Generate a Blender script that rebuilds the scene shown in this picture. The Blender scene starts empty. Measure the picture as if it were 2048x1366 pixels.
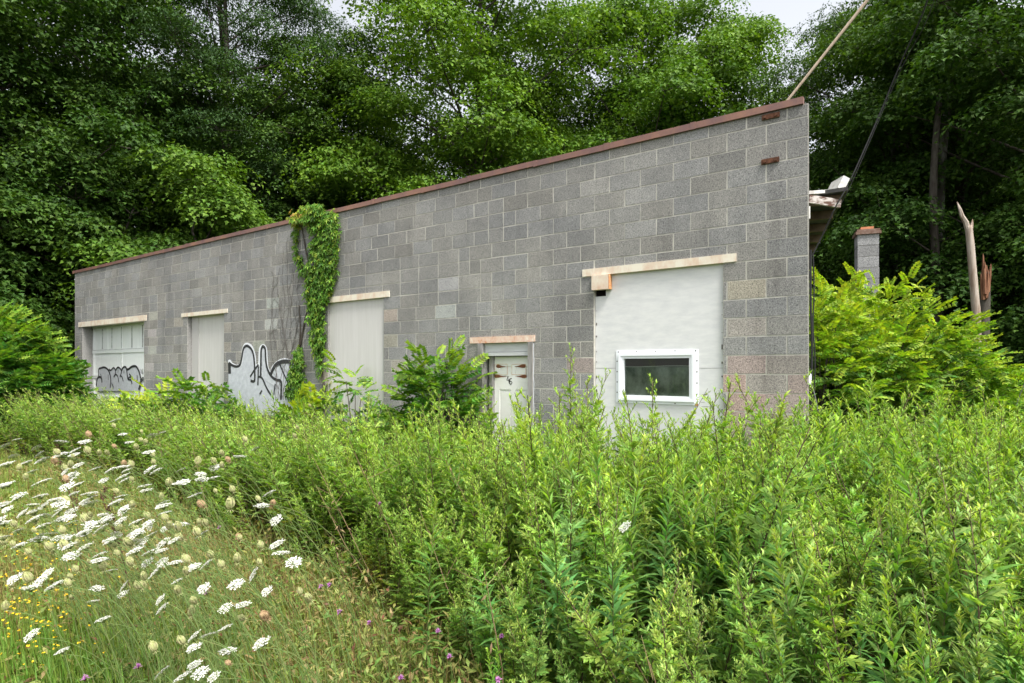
import bpy, math, random
import numpy as np
from mathutils import Vector
from mathutils.geometry import tessellate_polygon

SC = bpy.context.scene
COL = SC.collection
R = math.radians

# ------------------------------------------------------------------ camera, sky, sun, exposure
F_PX, HORIZON, EYE = 1207.0, 738.0, 1.75          # focal length and horizon in photo pixels, eye height in metres
cd = bpy.data.cameras.new('camera')
cam = bpy.data.objects.new('camera', cd); COL.objects.link(cam)
cd.sensor_width = 36.0
cd.lens = F_PX / 2048 * 36.0
cd.shift_y = (HORIZON - 683) / 2048
cd.clip_start, cd.clip_end = 0.05, 800
cam.location = (0, 0, EYE)
cam.rotation_euler = (R(90), 0, 0)
SC.camera = cam

SUN_EL, SUN_AZ = 58.0, -35.0                       # from the upper left, a little behind the camera
w = bpy.data.worlds.new('World'); SC.world = w; w.use_nodes = True
nt = w.node_tree
bg = nt.nodes['Background']
sky = nt.nodes.new('ShaderNodeTexSky'); sky.sky_type = 'NISHITA'; sky.sun_disc = False
sky.sun_elevation = R(SUN_EL); sky.sun_rotation = R(180 + SUN_AZ)
sky.air_density = 1.0; sky.dust_density = 4.0; sky.ozone_density = 1.0
hs = nt.nodes.new('ShaderNodeHueSaturation'); hs.inputs['Saturation'].default_value = 0.22   # overcast: a greyed sky
hs.inputs['Value'].default_value = 1.0
nt.links.new(sky.outputs[0], hs.inputs['Color']); nt.links.new(hs.outputs[0], bg.inputs[0])
bg.inputs[1].default_value = 0.15
sl = bpy.data.lights.new('sun', 'SUN'); sl.energy = 2.3; sl.angle = R(16); sl.color = (1.0, 0.96, 0.90)
so = bpy.data.objects.new('sun', sl); COL.objects.link(so)
az = R(180 + SUN_AZ)
sdir_ = Vector((math.sin(az) * math.cos(R(SUN_EL)), math.cos(az) * math.cos(R(SUN_EL)), math.sin(R(SUN_EL))))
so.rotation_euler = sdir_.to_track_quat('Z', 'Y').to_euler()
SC.view_settings.view_transform = 'Standard'; SC.view_settings.look = 'None'
SC.view_settings.exposure = 1.2; SC.view_settings.gamma = 1.0
SC.render.engine = 'CYCLES'
SC.cycles.max_bounces = 6; SC.cycles.diffuse_bounces = 3; SC.cycles.glossy_bounces = 2
SC.cycles.transmission_bounces = 4; SC.cycles.transparent_max_bounces = 4
SC.cycles.caustics_reflective = False; SC.cycles.caustics_refractive = False
SC.cycles.use_denoising = True

# ------------------------------------------------------------------ helpers
def tag(o, label=None, cat=None, group=None, kind=None):
    if label: o['label'] = label
    if cat: o['category'] = cat
    if group: o['group'] = group
    if kind: o['kind'] = kind
    return o
def empty(name, loc=(0, 0, 0), rz=0.0):
    o = bpy.data.objects.new(name, None); COL.objects.link(o)
    o.location = loc; o.rotation_euler = (0, 0, rz); o.empty_display_size = 0.2
    return o
def copy_tree(o, parent=None):
    c = o.copy(); COL.objects.link(c); c.parent = parent
    for ch in list(o.children): copy_tree(ch, c)
    return c
def nrm(v):
    v = np.asarray(v, float)
    return v / np.maximum(np.linalg.norm(v, axis=-1, keepdims=True), 1e-9)

class MB:
    """collects geometry and links it as ONE mesh object"""
    def __init__(s): s.V = []; s.F = []; s.T = []; s.C = []; s.n = 0
    def add(s, V, F, tint=0.5, mat=0, col=None):
        V = np.asarray(V, float).reshape(-1, 3)
        s.V.append(V)
        s.T.append(np.broadcast_to(np.asarray(tint, float), (len(V),)))
        s.C.append(np.broadcast_to(np.asarray(col if col is not None else (1, 1, 1), float), (len(V), 3)))
        for f in (F if isinstance(F, list) else [F]):
            s.F.append((np.asarray(f, int) + s.n, mat))
        s.n += len(V)
    def box(s, lo, hi, **k):
        (a, b, c), (d, e, f) = lo, hi
        V = [(a, b, c), (d, b, c), (d, e, c), (a, e, c), (a, b, f), (d, b, f), (d, e, f), (a, e, f)]
        s.add(V, np.array([(0, 3, 2, 1), (4, 5, 6, 7), (0, 1, 5, 4), (1, 2, 6, 5), (2, 3, 7, 6), (3, 0, 4, 7)]), **k)
    def hexa(s, V, **k):
        s.add(V, np.array([(0, 3, 2, 1), (4, 5, 6, 7), (0, 1, 5, 4), (1, 2, 6, 5), (2, 3, 7, 6), (3, 0, 4, 7)]), **k)
    def tube(s, P, rad, n=6, **k):
        P = np.asarray(P, float); m = len(P)
        rad = np.broadcast_to(np.asarray(rad, float), (m,))
        t = np.gradient(P, axis=0); t = nrm(t)
        ref = np.where(np.abs(t[:, 2:3]) > 0.9, np.array([[1.0, 0, 0]]), np.array([[0, 0, 1.0]]))
        a = nrm(np.cross(t, ref)); b = np.cross(t, a)
        ang = np.arange(n) * 2 * np.pi / n
        V = P[:, None] + rad[:, None, None] * (np.cos(ang)[None, :, None] * a[:, None] + np.sin(ang)[None, :, None] * b[:, None])
        i = np.arange(m - 1)[:, None] * n; j = np.arange(n)[None]; j2 = (j + 1) % n
        Q = np.stack([i + j, i + j2, i + n + j2, i + n + j], -1).reshape(-1, 4)
        s.add(V.reshape(-1, 3), [Q, np.array([list(range(n))[::-1]]), np.array([[(m - 1) * n + q for q in range(n)]])], **k)
    def build(s, name, mats, parent=None, smooth=False, loc=None):
        me = bpy.data.meshes.new(name)
        V = np.concatenate(s.V).astype(np.float32)
        if loc is not None: V = V - np.asarray(loc, np.float32)
        me.vertices.add(len(V)); me.vertices.foreach_set('co', V.ravel())
        lv = np.concatenate([f.ravel() for f, _ in s.F]).astype(np.int32)
        tot = np.concatenate([np.full(len(f), f.shape[1]) for f, _ in s.F])
        mi = np.concatenate([np.full(len(f), m) for f, m in s.F]).astype(np.int32)
        st = np.concatenate([[0], np.cumsum(tot)[:-1]]).astype(np.int32)
        me.loops.add(len(lv)); me.loops.foreach_set('vertex_index', lv)
        me.polygons.add(len(st)); me.polygons.foreach_set('loop_start', st)
        me.polygons.foreach_set('material_index', mi)
        me.polygons.foreach_set('use_smooth', np.full(len(st), bool(smooth)))
        at = me.attributes.new('tint', 'FLOAT', 'POINT'); at.data.foreach_set('value', np.concatenate(s.T).astype(np.float32))
        C = np.concatenate(s.C)
        if (C != 1).any():
            ca = me.attributes.new('col', 'FLOAT_COLOR', 'POINT')
            ca.data.foreach_set('color', np.concatenate([C, np.ones((len(C), 1))], 1).astype(np.float32).ravel())
        me.update(calc_edges=True)
        for m in (mats if isinstance(mats, (list, tuple)) else [mats]): me.materials.append(m)
        o = bpy.data.objects.new(name, me); COL.objects.link(o)
        if parent is not None: o.parent = parent
        if loc is not None: o.location = loc
        return o

# leaf outlines: points along x (tip at 1), y half width, z lift
def strip(xs, ws, zs):
    V = []
    for x, wv, z in zip(xs[:-1], ws[:-1], zs[:-1]): V += [(x, -wv, z), (x, wv, z)]
    V.append((xs[-1], 0, zs[-1])); k = len(xs) - 1
    Q = [(2 * i, 2 * i + 2, 2 * i + 3, 2 * i + 1) for i in range(k - 1)]
    return np.array(V, float), [np.array(Q), np.array([(2 * k - 2, 2 * k, 2 * k - 1)])]
LANCE = strip([0, .3, .65, 1], [.08, .5, .36, 0], [0, .05, .0, -.16])
LANCE_LOW = strip([0, .45, 1], [.06, .5, 0], [0, .05, -.12])
BLADE = strip([0, .4, .75, 1], [.5, .45, .3, 0], [0, .07, .02, -.16])
KITE = (np.array([(0, 0, 0), (.42, -.5, .07), (1, 0, -.06), (.42, .5, .07)], float), [np.array([(0, 1, 2), (0, 2, 3)])])
MAPLE = (np.array([(0, 0, 0), (.2, -.55, .05), (.5, -.25, .02), (1, 0, -.1), (.5, .25, .02), (.2, .55, .05)], float),
         [np.array([(0, 1, 2, 3), (0, 3, 4, 5)])])
def lobed(pairs=3, lw=.10):
    V, Q = [], []
    def leafl(x, ang, L, wd):
        b = len(V); c, s_ = math.cos(ang), math.sin(ang)
        for (px, py, pz) in ((0, -wd * .4, 0), (L * .55, -wd, .02), (L, 0, -.04), (L * .55, wd, .02), (0, wd * .4, 0)):
            V.append((x + px * c - py * s_, px * s_ + py * c, pz - .10 * x * x))
        Q.append((b, b + 1, b + 2, b + 3)); Q.append((b, b + 3, b + 4, b + 4))
    leafl(.0, 0, 1.0, lw * .8)
    for i in range(pairs):
        x = .22 + .5 * i / max(1, pairs - 1)
        for sg in (-1, 1): leafl(x, sg * R(48 - 8 * i), .48 - .07 * i, lw)
    q = [f for f in Q if len(set(f)) == 4]; t = [f[:3] for f in Q if len(set(f)) == 3]
    return np.array(V, float), [np.array(q), np.array(t)]
LOBED = lobed(3); LOBED_LOW = lobed(2, .12)
def pinnate(pairs=8, ll=.27, lw=.10, ang=62, droop=.30):
    V, Q = [], []
    def zc(x): return -droop * x * x
    def leafl(x, a, L):
        b = len(V); c, s_ = math.cos(a), math.sin(a)
        for (px, py, pz) in ((0, 0, 0), (L * .5, -lw * .5, .01), (L, 0, -.05), (L * .5, lw * .5, .01)):
            V.append((x + px * c - py * s_, px * s_ + py * c, zc(x) + pz - .25 * abs(px * s_)))
        Q.append((b, b + 1, b + 2, b + 3))
    for i in range(pairs):
        x = .16 + .78 * i / (pairs - 1); k = 1 - .35 * abs(i / (pairs - 1) - .45)
        for sg in (-1, 1): leafl(x, sg * R(ang), ll * k)
    leafl(.96, 0, ll * .8)
    b = len(V)
    V += [(0, -.008, 0), (.5, -.008, zc(.5)), (1, 0, zc(1)), (.5, .008, zc(.5)), (0, .008, 0)]
    return np.array(V, float), [np.array(Q + [(b, b + 1, b + 3, b + 4)]), np.array([(b + 1, b + 2, b + 3)])]
LOCUST = pinnate(6, .27, .20, 62, .42); SUMAC = pinnate(6, .36, .19, 60, .4)
def palm5():
    V, T = [], []
    for a, L in ((0, 1), (55, .85), (-55, .85), (105, .6), (-105, .6)):
        b = len(V); c, s_ = math.cos(R(a)), math.sin(R(a))
        for (x, y, z) in ((0, 0, 0), (L * .5, -.17, .05), (L, 0, -.12), (L * .5, .17, .05)):
            V.append((x * c - y * s_, x * s_ + y * c, z))
        T += [(b, b + 1, b + 2), (b, b + 2, b + 3)]
    return np.array(V, float), [np.array(T)]
PALM = palm5()

def scatter(mb, tpl, P, D, N, L, W, tint=0.5, mat=0):
    """many leaves at once: P base, D direction, N about the upper side, L length, W width"""
    tv, tf = tpl; P = np.asarray(P, float); k = len(P)
    if k == 0: return
    D = nrm(D); B = nrm(np.cross(N, D)); U = np.cross(D, B)
    L = np.broadcast_to(np.asarray(L, float), (k,))[:, None, None]; W = np.broadcast_to(np.asarray(W, float), (k,))[:, None, None]
    V = P[:, None] + tv[None, :, 0:1] * L * D[:, None] + tv[None, :, 1:2] * W * B[:, None] + tv[None, :, 2:3] * L * U[:, None]
    off = (np.arange(k) * len(tv))[:, None, None]
    F = [(f[None] + off).reshape(-1, f.shape[1]) for f in tf if len(f)]
    T = np.repeat(np.broadcast_to(np.asarray(tint, float), (k,)), len(tv))
    mb.add(V.reshape(-1, 3), F, tint=T, mat=mat)
def frozen(mb): # (verts, [(faces, mat)], tint)
    return np.concatenate(mb.V), mb.F, np.concatenate(mb.T)
def tile(mb, fz, P, rz, sc, lean, toff, mat_shift=0):
    """many copies of one plant merged in mb; lean = sideways shift per metre of height"""
    V, F, T = fz; k = len(P)
    if k == 0: return
    c, s_ = np.cos(rz), np.sin(rz)
    X = V[None, :, 0] * c[:, None] - V[None, :, 1] * s_[:, None]
    Y = V[None, :, 0] * s_[:, None] + V[None, :, 1] * c[:, None]
    Z = np.broadcast_to(V[None, :, 2], X.shape)
    Vn = np.stack([X, Y, Z], -1) * sc[:, None, None]
    z = Vn[..., 2]; h = z * (.55 + .45 * z)
    Vn[..., 0] += lean[:, 0:1] * h; Vn[..., 1] += lean[:, 1:2] * h
    Vn += P[:, None]
    off = (np.arange(k) * len(V))[:, None, None]
    base = mb.n
    mb.V.append(Vn.reshape(-1, 3)); mb.n += k * len(V)
    mb.T.append((T[None] + toff[:, None]).ravel()); mb.C.append(np.ones((k * len(V), 3)))
    for f, m in F: mb.F.append(((f[None] + off).reshape(-1, f.shape[1]) + base, m + mat_shift))

# ------------------------------------------------------------------ materials
def nodes_of(m):
    m.use_nodes = True
    return m.node_tree.nodes, m.node_tree.links, m.node_tree.nodes['Principled BSDF']
def N(nodes, t, **k):
    n = nodes.new('ShaderNode' + t)
    for a, v in k.items():
        if a in n.inputs: n.inputs[a].default_value = v
        else: setattr(n, a, v)
    return n
def ramp(nodes, stops):
    r = nodes.new('ShaderNodeValToRGB'); e = r.color_ramp.elements
    while len(e) < len(stops): e.new(0.5)
    for el, (p, c) in zip(e, stops):
        el.position = p; el.color = (*c, 1) if len(c) == 3 else c
    return r
def mulc(nodes, links, a, b, fac=1.0, mode='MULTIPLY'):
    x = nodes.new('ShaderNodeMix'); x.data_type = 'RGBA'; x.blend_type = mode; x.inputs['Factor'].default_value = fac
    links.new(a, x.inputs['A'])
    if hasattr(b, 'node'): links.new(b, x.inputs['B'])
    else: x.inputs['B'].default_value = (*b, 1)
    return x.outputs['Result']

def leaf_mat(name, stops, trans=0.38, rough=0.55, spec=0.3, vary=0.45, hue=0.025, tcol=(1.25, 1.3, .45), patch=None):
    """stops: colour by the leaf's age ('tint'); each leaf differs a little; part of the light passes through"""
    m = bpy.data.materials.new(name); nodes, links, p = nodes_of(m)
    at = N(nodes, 'Attribute', attribute_name='tint')
    rp = ramp(nodes, stops); links.new(at.outputs['Fac'], rp.inputs[0])
    ge = nodes.new('ShaderNodeNewGeometry'); oi = nodes.new('ShaderNodeObjectInfo')
    mr = N(nodes, 'MapRange'); links.new(ge.outputs['Random Per Island'], mr.inputs[0])
    mr.inputs['To Min'].default_value = 1 - vary; mr.inputs['To Max'].default_value = 1 + vary
    wn = N(nodes, 'TexWhiteNoise', noise_dimensions='1D'); links.new(ge.outputs['Random Per Island'], wn.inputs['W'])
    mh = N(nodes, 'MapRange'); links.new(wn.outputs['Value'], mh.inputs[0])
    mh.inputs['To Min'].default_value = .5 - hue; mh.inputs['To Max'].default_value = .5 + hue
    h = nodes.new('ShaderNodeHueSaturation'); links.new(rp.outputs[0], h.inputs['Color'])
    links.new(mr.outputs[0], h.inputs['Value']); links.new(mh.outputs[0], h.inputs['Hue'])
    c = mulc(nodes, links, h.outputs[0], oi.outputs['Color'])
    links.new(c, p.inputs['Base Color']); p.inputs['Roughness'].default_value = rough
    p.inputs['Specular IOR Level'].default_value = spec
    tr = nodes.new('ShaderNodeBsdfTranslucent'); links.new(mulc(nodes, links, c, tcol), tr.inputs[0])
    mx = nodes.new('ShaderNodeMixShader'); mx.inputs[0].default_value = trans
    links.new(p.outputs[0], mx.inputs[1]); links.new(tr.outputs[0], mx.inputs[2])
    links.new(mx.outputs[0], nodes['Material Output'].inputs[0])
    return m
def plain(name, col, rough=.7, spec=.3, noise=None, metallic=0.0, bump=0.0, stretch=(1, 1, 1)):
    """colour with an optional second noise: noise = (scale, second colour, ramp lo, ramp hi)"""
    m = bpy.data.materials.new(name); nodes, links, p = nodes_of(m)
    p.inputs['Base Color'].default_value = (*col, 1); p.inputs['Roughness'].default_value = rough
    p.inputs['Specular IOR Level'].default_value = spec; p.inputs['Metallic'].default_value = metallic
    if noise:
        tc = nodes.new('ShaderNodeTexCoord'); mp = nodes.new('ShaderNodeMapping'); mp.inputs['Scale'].default_value = stretch
        links.new(tc.outputs['Object'], mp.inputs[0])
        n = N(nodes, 'TexNoise', Scale=noise[0], Detail=6.0, Roughness=.65); links.new(mp.outputs[0], n.inputs['Vector'])
        r = ramp(nodes, [(noise[2], col), (noise[3], noise[1])]); links.new(n.outputs['Fac'], r.inputs[0])
        links.new(r.outputs[0], p.inputs['Base Color'])
        if bump:
            b = N(nodes, 'Bump', Strength=bump, Distance=.01); links.new(n.outputs['Fac'], b.inputs['Height']); links.new(b.outputs[0], p.inputs['Normal'])
    return m

M = {}
M['bark'] = plain('bark', (.05, .042, .034), .9, .1, (7, (.11, .10, .085), .4, .7), bump=.6, stretch=(1, 1, .25))
M['pale_bark'] = plain('pale_bark', (.07, .065, .055), .9, .1, (6, (.19, .20, .17), .45, .66), bump=.5, stretch=(1, 1, .3))
M['dead_wood'] = plain('dead_wood', (.20, .14, .10), .85, .2, (9, (.40, .35, .30), .4, .65), bump=.6, stretch=(1, 1, .15))
M['red_wood'] = plain('red_wood', (.12, .05, .028), .85, .2, (14, (.27, .14, .08), .42, .65), bump=.6, stretch=(1, 1, .15))
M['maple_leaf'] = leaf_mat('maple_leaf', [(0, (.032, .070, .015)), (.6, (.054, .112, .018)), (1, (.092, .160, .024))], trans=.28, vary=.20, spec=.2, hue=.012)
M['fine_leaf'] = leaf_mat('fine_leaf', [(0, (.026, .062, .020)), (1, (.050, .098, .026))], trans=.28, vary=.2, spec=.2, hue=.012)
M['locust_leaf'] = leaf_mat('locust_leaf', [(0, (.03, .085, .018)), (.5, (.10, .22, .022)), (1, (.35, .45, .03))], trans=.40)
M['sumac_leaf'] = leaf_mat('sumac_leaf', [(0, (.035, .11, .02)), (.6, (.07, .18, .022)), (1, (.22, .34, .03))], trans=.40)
M['creeper_leaf'] = leaf_mat('creeper_leaf', [(0, (.065, .15, .024)), (.6, (.15, .29, .03)), (.85, (.30, .36, .045)), (1, (.46, .30, .08))], trans=.36)
M['goldenrod_leaf'] = leaf_mat('goldenrod_leaf', [(0, (.19, .20, .03)), (.25, (.10, .185, .036)), (.6, (.135, .275, .052)), (1, (.35, .49, .075))], trans=.44, vary=.35)
M['mugwort_leaf'] = leaf_mat('mugwort_leaf', [(0, (.25, .25, .03)), (.3, (.18, .28, .036)), (.7, (.21, .35, .062)), (1, (.38, .52, .10))], trans=.44, vary=.35)
M['goldenrod_stem'] = plain('goldenrod_stem', (.13, .17, .045), .7, .3, (14, (.10, .075, .035), .4, .65))
M['mugwort_stem'] = plain('mugwort_stem', (.075, .045, .03), .7, .3, (14, (.13, .12, .045), .4, .7))
M['grass'] = leaf_mat('grass', [(0, (.38, .28, .13)), (.22, (.28, .245, .085)), (.45, (.19, .245, .045)), (1, (.15, .28, .04))], trans=.3, vary=.35)
M['forb'] = leaf_mat('forb', [(0, (.17, .08, .04)), (.22, (.28, .22, .09)), (.45, (.20, .22, .055)), (.7, (.14, .215, .045)), (1, (.15, .26, .045))], trans=.32, vary=.4)
M['lace_petal'] = plain('lace_petal', (.60, .60, .53), .7, .2, (160, (.70, .70, .64), .4, .6))
M['lace_stem'] = plain('lace_stem', (.085, .145, .035), .7, .2, (10, (.15, .16, .055), .45, .7))
M['lace_seed'] = plain('lace_seed', (.28, .32, .12), .8, .2, (60, (.40, .37, .20), .4, .62))
M['lace_dry'] = plain('lace_dry', (.42, .30, .17), .85, .2, (40, (.30, .20, .11), .4, .6))
M['knapweed'] = plain('knapweed', (.42, .17, .40), .6, .2)
M['yellow_petal'] = plain('yellow_petal', (.80, .52, .02), .6, .2)
M['dock'] = plain('dock', (.075, .04, .025), .85, .2)
M['soil'] = plain('soil', (.045, .038, .022), .95, .1, (1.2, (.075, .07, .03), .35, .7), bump=.5)

def rust_paint(name, paint, rust, amount, scale=9, stretch=(1, 1, 1)):
    m = bpy.data.materials.new(name); nodes, links, p = nodes_of(m)
    tc = nodes.new('ShaderNodeTexCoord'); mp = nodes.new('ShaderNodeMapping'); mp.inputs['Scale'].default_value = stretch
    links.new(tc.outputs['Object'], mp.inputs[0])
    n = N(nodes, 'TexNoise', Scale=scale, Detail=7.0, Roughness=.7); links.new(mp.outputs[0], n.inputs['Vector'])
    at = N(nodes, 'Attribute', attribute_name='tint')
    ad = N(nodes, 'Math', operation='MULTIPLY_ADD'); links.new(at.outputs['Fac'], ad.inputs[0]); ad.inputs[1].default_value = .5
    links.new(n.outputs['Fac'], ad.inputs[2])
    mid = tuple(.5 * a + .5 * b for a, b in zip(paint, rust))
    r = ramp(nodes, [(amount, paint), (amount + .16, tuple(.7 * a + .3 * b for a, b in zip(paint, rust))), (amount + .3, mid), (min(1, amount + .45), rust)])
    links.new(ad.outputs[0], r.inputs[0]); links.new(r.outputs[0], p.inputs['Base Color'])
    p.inputs['Roughness'].default_value = .65
    return m
M['lintel'] = rust_paint('lintel', (.70, .65, .54), (.46, .19, .07), .60, 8, (1, 1, .6))
M['lintel_rusty'] = rust_paint('lintel_rusty', (.74, .66, .56), (.48, .14, .03), .43, 18)
M['coping'] = plain('coping', (.16, .085, .075), .45, .5, (2.2, (.26, .13, .085), .42, .66))
M['rust'] = plain('rust', (.075, .035, .022), .9, .2, (30, (.16, .07, .04), .4, .7))
M['orange_rust'] = plain('orange_rust', (.50, .20, .07), .8, .3, (30, (.60, .40, .22), .4, .7))
M['pale_rust'] = plain('pale_rust', (.62, .42, .28), .8, .2, (20, (.76, .70, .60), .42, .6))
M['door_stain'] = plain('door_stain', (.17, .065, .035), .9, .2, (25, (.28, .12, .06), .4, .7))
M['white_vinyl'] = plain('white_vinyl', (.80, .82, .86), .35, .5)
M['screw'] = plain('screw', (.06, .045, .035), .7, .4)
M['black_paint'] = plain('black_paint', (.02, .02, .023), .5, .4, (30, (.05, .05, .055), .45, .8))
M['silver_paint'] = plain('silver_paint', (.44, .46, .50), .4, .5, (14, (.58, .60, .64), .35, .7), bump=.3)
M['white_paint'] = plain('white_paint', (.70, .72, .76), .6, .4)
M['cable'] = plain('cable', (.012, .012, .013), .6, .4)
M['wire'] = plain('wire', (.14, .14, .15), .5, .5)
M['pole_wood'] = plain('pole_wood', (.36, .29, .22), .75, .3, (12, (.22, .17, .12), .4, .7), stretch=(3, 3, .3))
M['aged_white'] = plain('aged_white', (.60, .60, .57), .7, .3, (8, (.40, .38, .35), .45, .72))
M['peeling'] = plain('peeling', (.50, .46, .43), .8, .2, (9, (.11, .06, .045), .46, .58), stretch=(1, 1, 2))
M['old_board'] = plain('old_board', (.085, .062, .042), .9, .2, (9, (.16, .12, .08), .4, .7))
M['dark_hole'] = plain('dark_hole', (.012, .010, .009), .95, .05)
M['jamb'] = plain('jamb', (.20, .19, .18), .85, .2, (10, (.36, .35, .34), .4, .65), stretch=(1, 1, .2))
M['roofing'] = plain('roofing', (.05, .05, .05), .9, .2, (4, (.10, .095, .09), .4, .7))
M['flue'] = plain('flue', (.50, .20, .10), .8, .2, (12, (.36, .15, .08), .4, .7))
M['cap'] = plain('cap', (.13, .075, .055), .9, .2, (14, (.22, .16, .13), .4, .7))

def board_mat(name, c1, c2, st, scale):
    m = plain(name, c1, .6, .3, (scale, c2, .35, .72), stretch=st, bump=.12); return m
M['plywood'] = board_mat('plywood', (.57, .575, .58), (.68, .68, .67), (1.2, 1.2, 4.5), 4)
M['grey_panel'] = board_mat('grey_panel', (.50, .49, .47), (.57, .56, .545), (6, 6, .35), 3.5)
M['garage_paint'] = board_mat('garage_paint', (.80, .83, .82), (.86, .88, .87), (4, 4, .8), 3)
M['door_paint'] = plain('door_paint', (.80, .79, .74), .5, .4, (3, (.84, .84, .81), .35, .7))
M['trim_paint'] = plain('trim_paint', (.58, .59, .60), .6, .3, (6, (.48, .48, .48), .4, .75), stretch=(.6, .6, 4))

def block_mat(name, use_col=True):
    """concrete block: colour of each block from 'col', coarse open aggregate, faint stains"""
    m = bpy.data.materials.new(name); nodes, links, p = nodes_of(m)
    tc = nodes.new('ShaderNodeTexCoord')
    at = N(nodes, 'Attribute', attribute_name='col')
    n1 = N(nodes, 'TexNoise', Scale=85.0, Detail=4.0, Roughness=.75); links.new(tc.outputs['Object'], n1.inputs['Vector'])
    r1 = ramp(nodes, [(.34, (.22, .22, .22)), (.46, (.80, .80, .80)), (.55, (1.08, 1.07, 1.05)), (.68, (1.55, 1.53, 1.48))]); links.new(n1.outputs['Fac'], r1.inputs[0])
    v = N(nodes, 'TexVoronoi', Scale=42.0, Randomness=1.0); links.new(tc.outputs['Object'], v.inputs['Vector'])
    r2 = ramp(nodes, [(.06, (.32, .32, .32)), (.17, (1, 1, 1))]); links.new(v.outputs['Distance'], r2.inputs[0])
    n3 = N(nodes, 'TexNoise', Scale=.9, Detail=5.0, Roughness=.6); links.new(tc.outputs['Object'], n3.inputs['Vector'])
    r3 = ramp(nodes, [(.30, (.74, .74, .75)), (.70, (1.16, 1.15, 1.12))]); links.new(n3.outputs['Fac'], r3.inputs[0])
    mp = nodes.new('ShaderNodeMapping'); mp.inputs['Scale'].default_value = (1.6, 1.6, .22); links.new(tc.outputs['Object'], mp.inputs[0])
    n4 = N(nodes, 'TexNoise', Scale=2.2, Detail=5.0, Roughness=.7); links.new(mp.outputs[0], n4.inputs['Vector'])
    r4 = ramp(nodes, [(.30, (.66, .65, .65)), (.44, (.95, .95, .95)), (.62, (1.04, 1.04, 1.03)), (.72, (1.12, 1.11, 1.09))]); links.new(n4.outputs['Fac'], r4.inputs[0])
    c = mulc(nodes, links, at.outputs['Color'], r1.outputs[0])
    for q, f in ((r2.outputs[0], .8), (r3.outputs[0], 1), (r4.outputs[0], .8)): c = mulc(nodes, links, c, q, f)
    links.new(c, p.inputs['Base Color']); p.inputs['Roughness'].default_value = .92; p.inputs['Specular IOR Level'].default_value = .15
    b = N(nodes, 'Bump', Strength=.55, Distance=.006); links.new(n1.outputs['Fac'], b.inputs['Height']); links.new(b.outputs[0], p.inputs['Normal'])
    return m
M['block'] = block_mat('concrete_block')
M['mortar'] = plain('mortar', (.42, .405, .36), .95, .1, (5, (.57, .55, .49), .40, .62))
M['concrete'] = plain('concrete', (.22, .215, .205), .95, .1, (40, (.30, .295, .285), .4, .65))
def side_block():
    m = bpy.data.materials.new('side_block'); nodes, links, p = nodes_of(m)
    tc = nodes.new('ShaderNodeTexCoord'); mp = nodes.new('ShaderNodeMapping'); mp.inputs['Rotation'].default_value = (R(90), 0, 0)
    links.new(tc.outputs['Object'], mp.inputs[0])
    b = N(nodes, 'TexBrick'); links.new(mp.outputs[0], b.inputs['Vector'])
    b.inputs['Scale'].default_value = 1; b.inputs['Brick Width'].default_value = .4064; b.inputs['Row Height'].default_value = .2032
    b.inputs['Mortar Size'].default_value = .006
    b.inputs['Color1'].default_value = (.27, .265, .255, 1); b.inputs['Color2'].default_value = (.21, .205, .20, 1); b.inputs['Mortar'].default_value = (.36, .35, .32, 1)
    links.new(b.outputs['Color'], p.inputs['Base Color']); p.inputs['Roughness'].default_value = .95
    return m
M['side_block'] = side_block()
def glass():
    m = bpy.data.materials.new('window_glass'); nodes, links, p = nodes_of(m)
    gl = N(nodes, 'BsdfGlossy', Roughness=.03); gl.inputs['Color'].default_value = (.9, .95, .92, 1)
    tb = nodes.new('ShaderNodeBsdfTransparent'); tb.inputs[0].default_value = (.88, .91, .89, 1)
    fr = N(nodes, 'Fresnel', IOR=1.45); mx = nodes.new('ShaderNodeMixShader')
    links.new(fr.outputs[0], mx.inputs[0]); links.new(tb.outputs[0], mx.inputs[1]); links.new(gl.outputs[0], mx.inputs[2])
    links.new(mx.outputs[0], nodes['Material Output'].inputs[0])
    return m
M['glass'] = glass()

# ------------------------------------------------------------------ ground
def gz(x, y):
    x = np.asarray(x, float); y = np.asarray(y, float)
    rise = np.maximum(0, y - 21) * .16
    return rise + .04 * np.sin(x * .9 + 1) * np.sin(y * .8) - .02
def make_ground():
    xs = np.concatenate([np.linspace(-140, -20, 14)[:-1], np.linspace(-20, 20, 60), np.linspace(20, 140, 14)[1:]])
    ys = np.concatenate([np.linspace(-80, 0, 10)[:-1], np.linspace(0, 24, 50), np.linspace(24, 150, 20)[1:]])
    X, Y = np.meshgrid(xs, ys); V = np.stack([X, Y, gz(X, Y)], -1).reshape(-1, 3)
    nx = len(xs); i = np.arange(len(ys) - 1)[:, None] * nx + np.arange(nx - 1)[None]
    mb = MB(); mb.add(V, np.stack([i, i + 1, i + nx + 1, i + nx], -1).reshape(-1, 4))
    tag(mb.build('ground', M['soil'], smooth=True), kind='structure')
make_ground()

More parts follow.
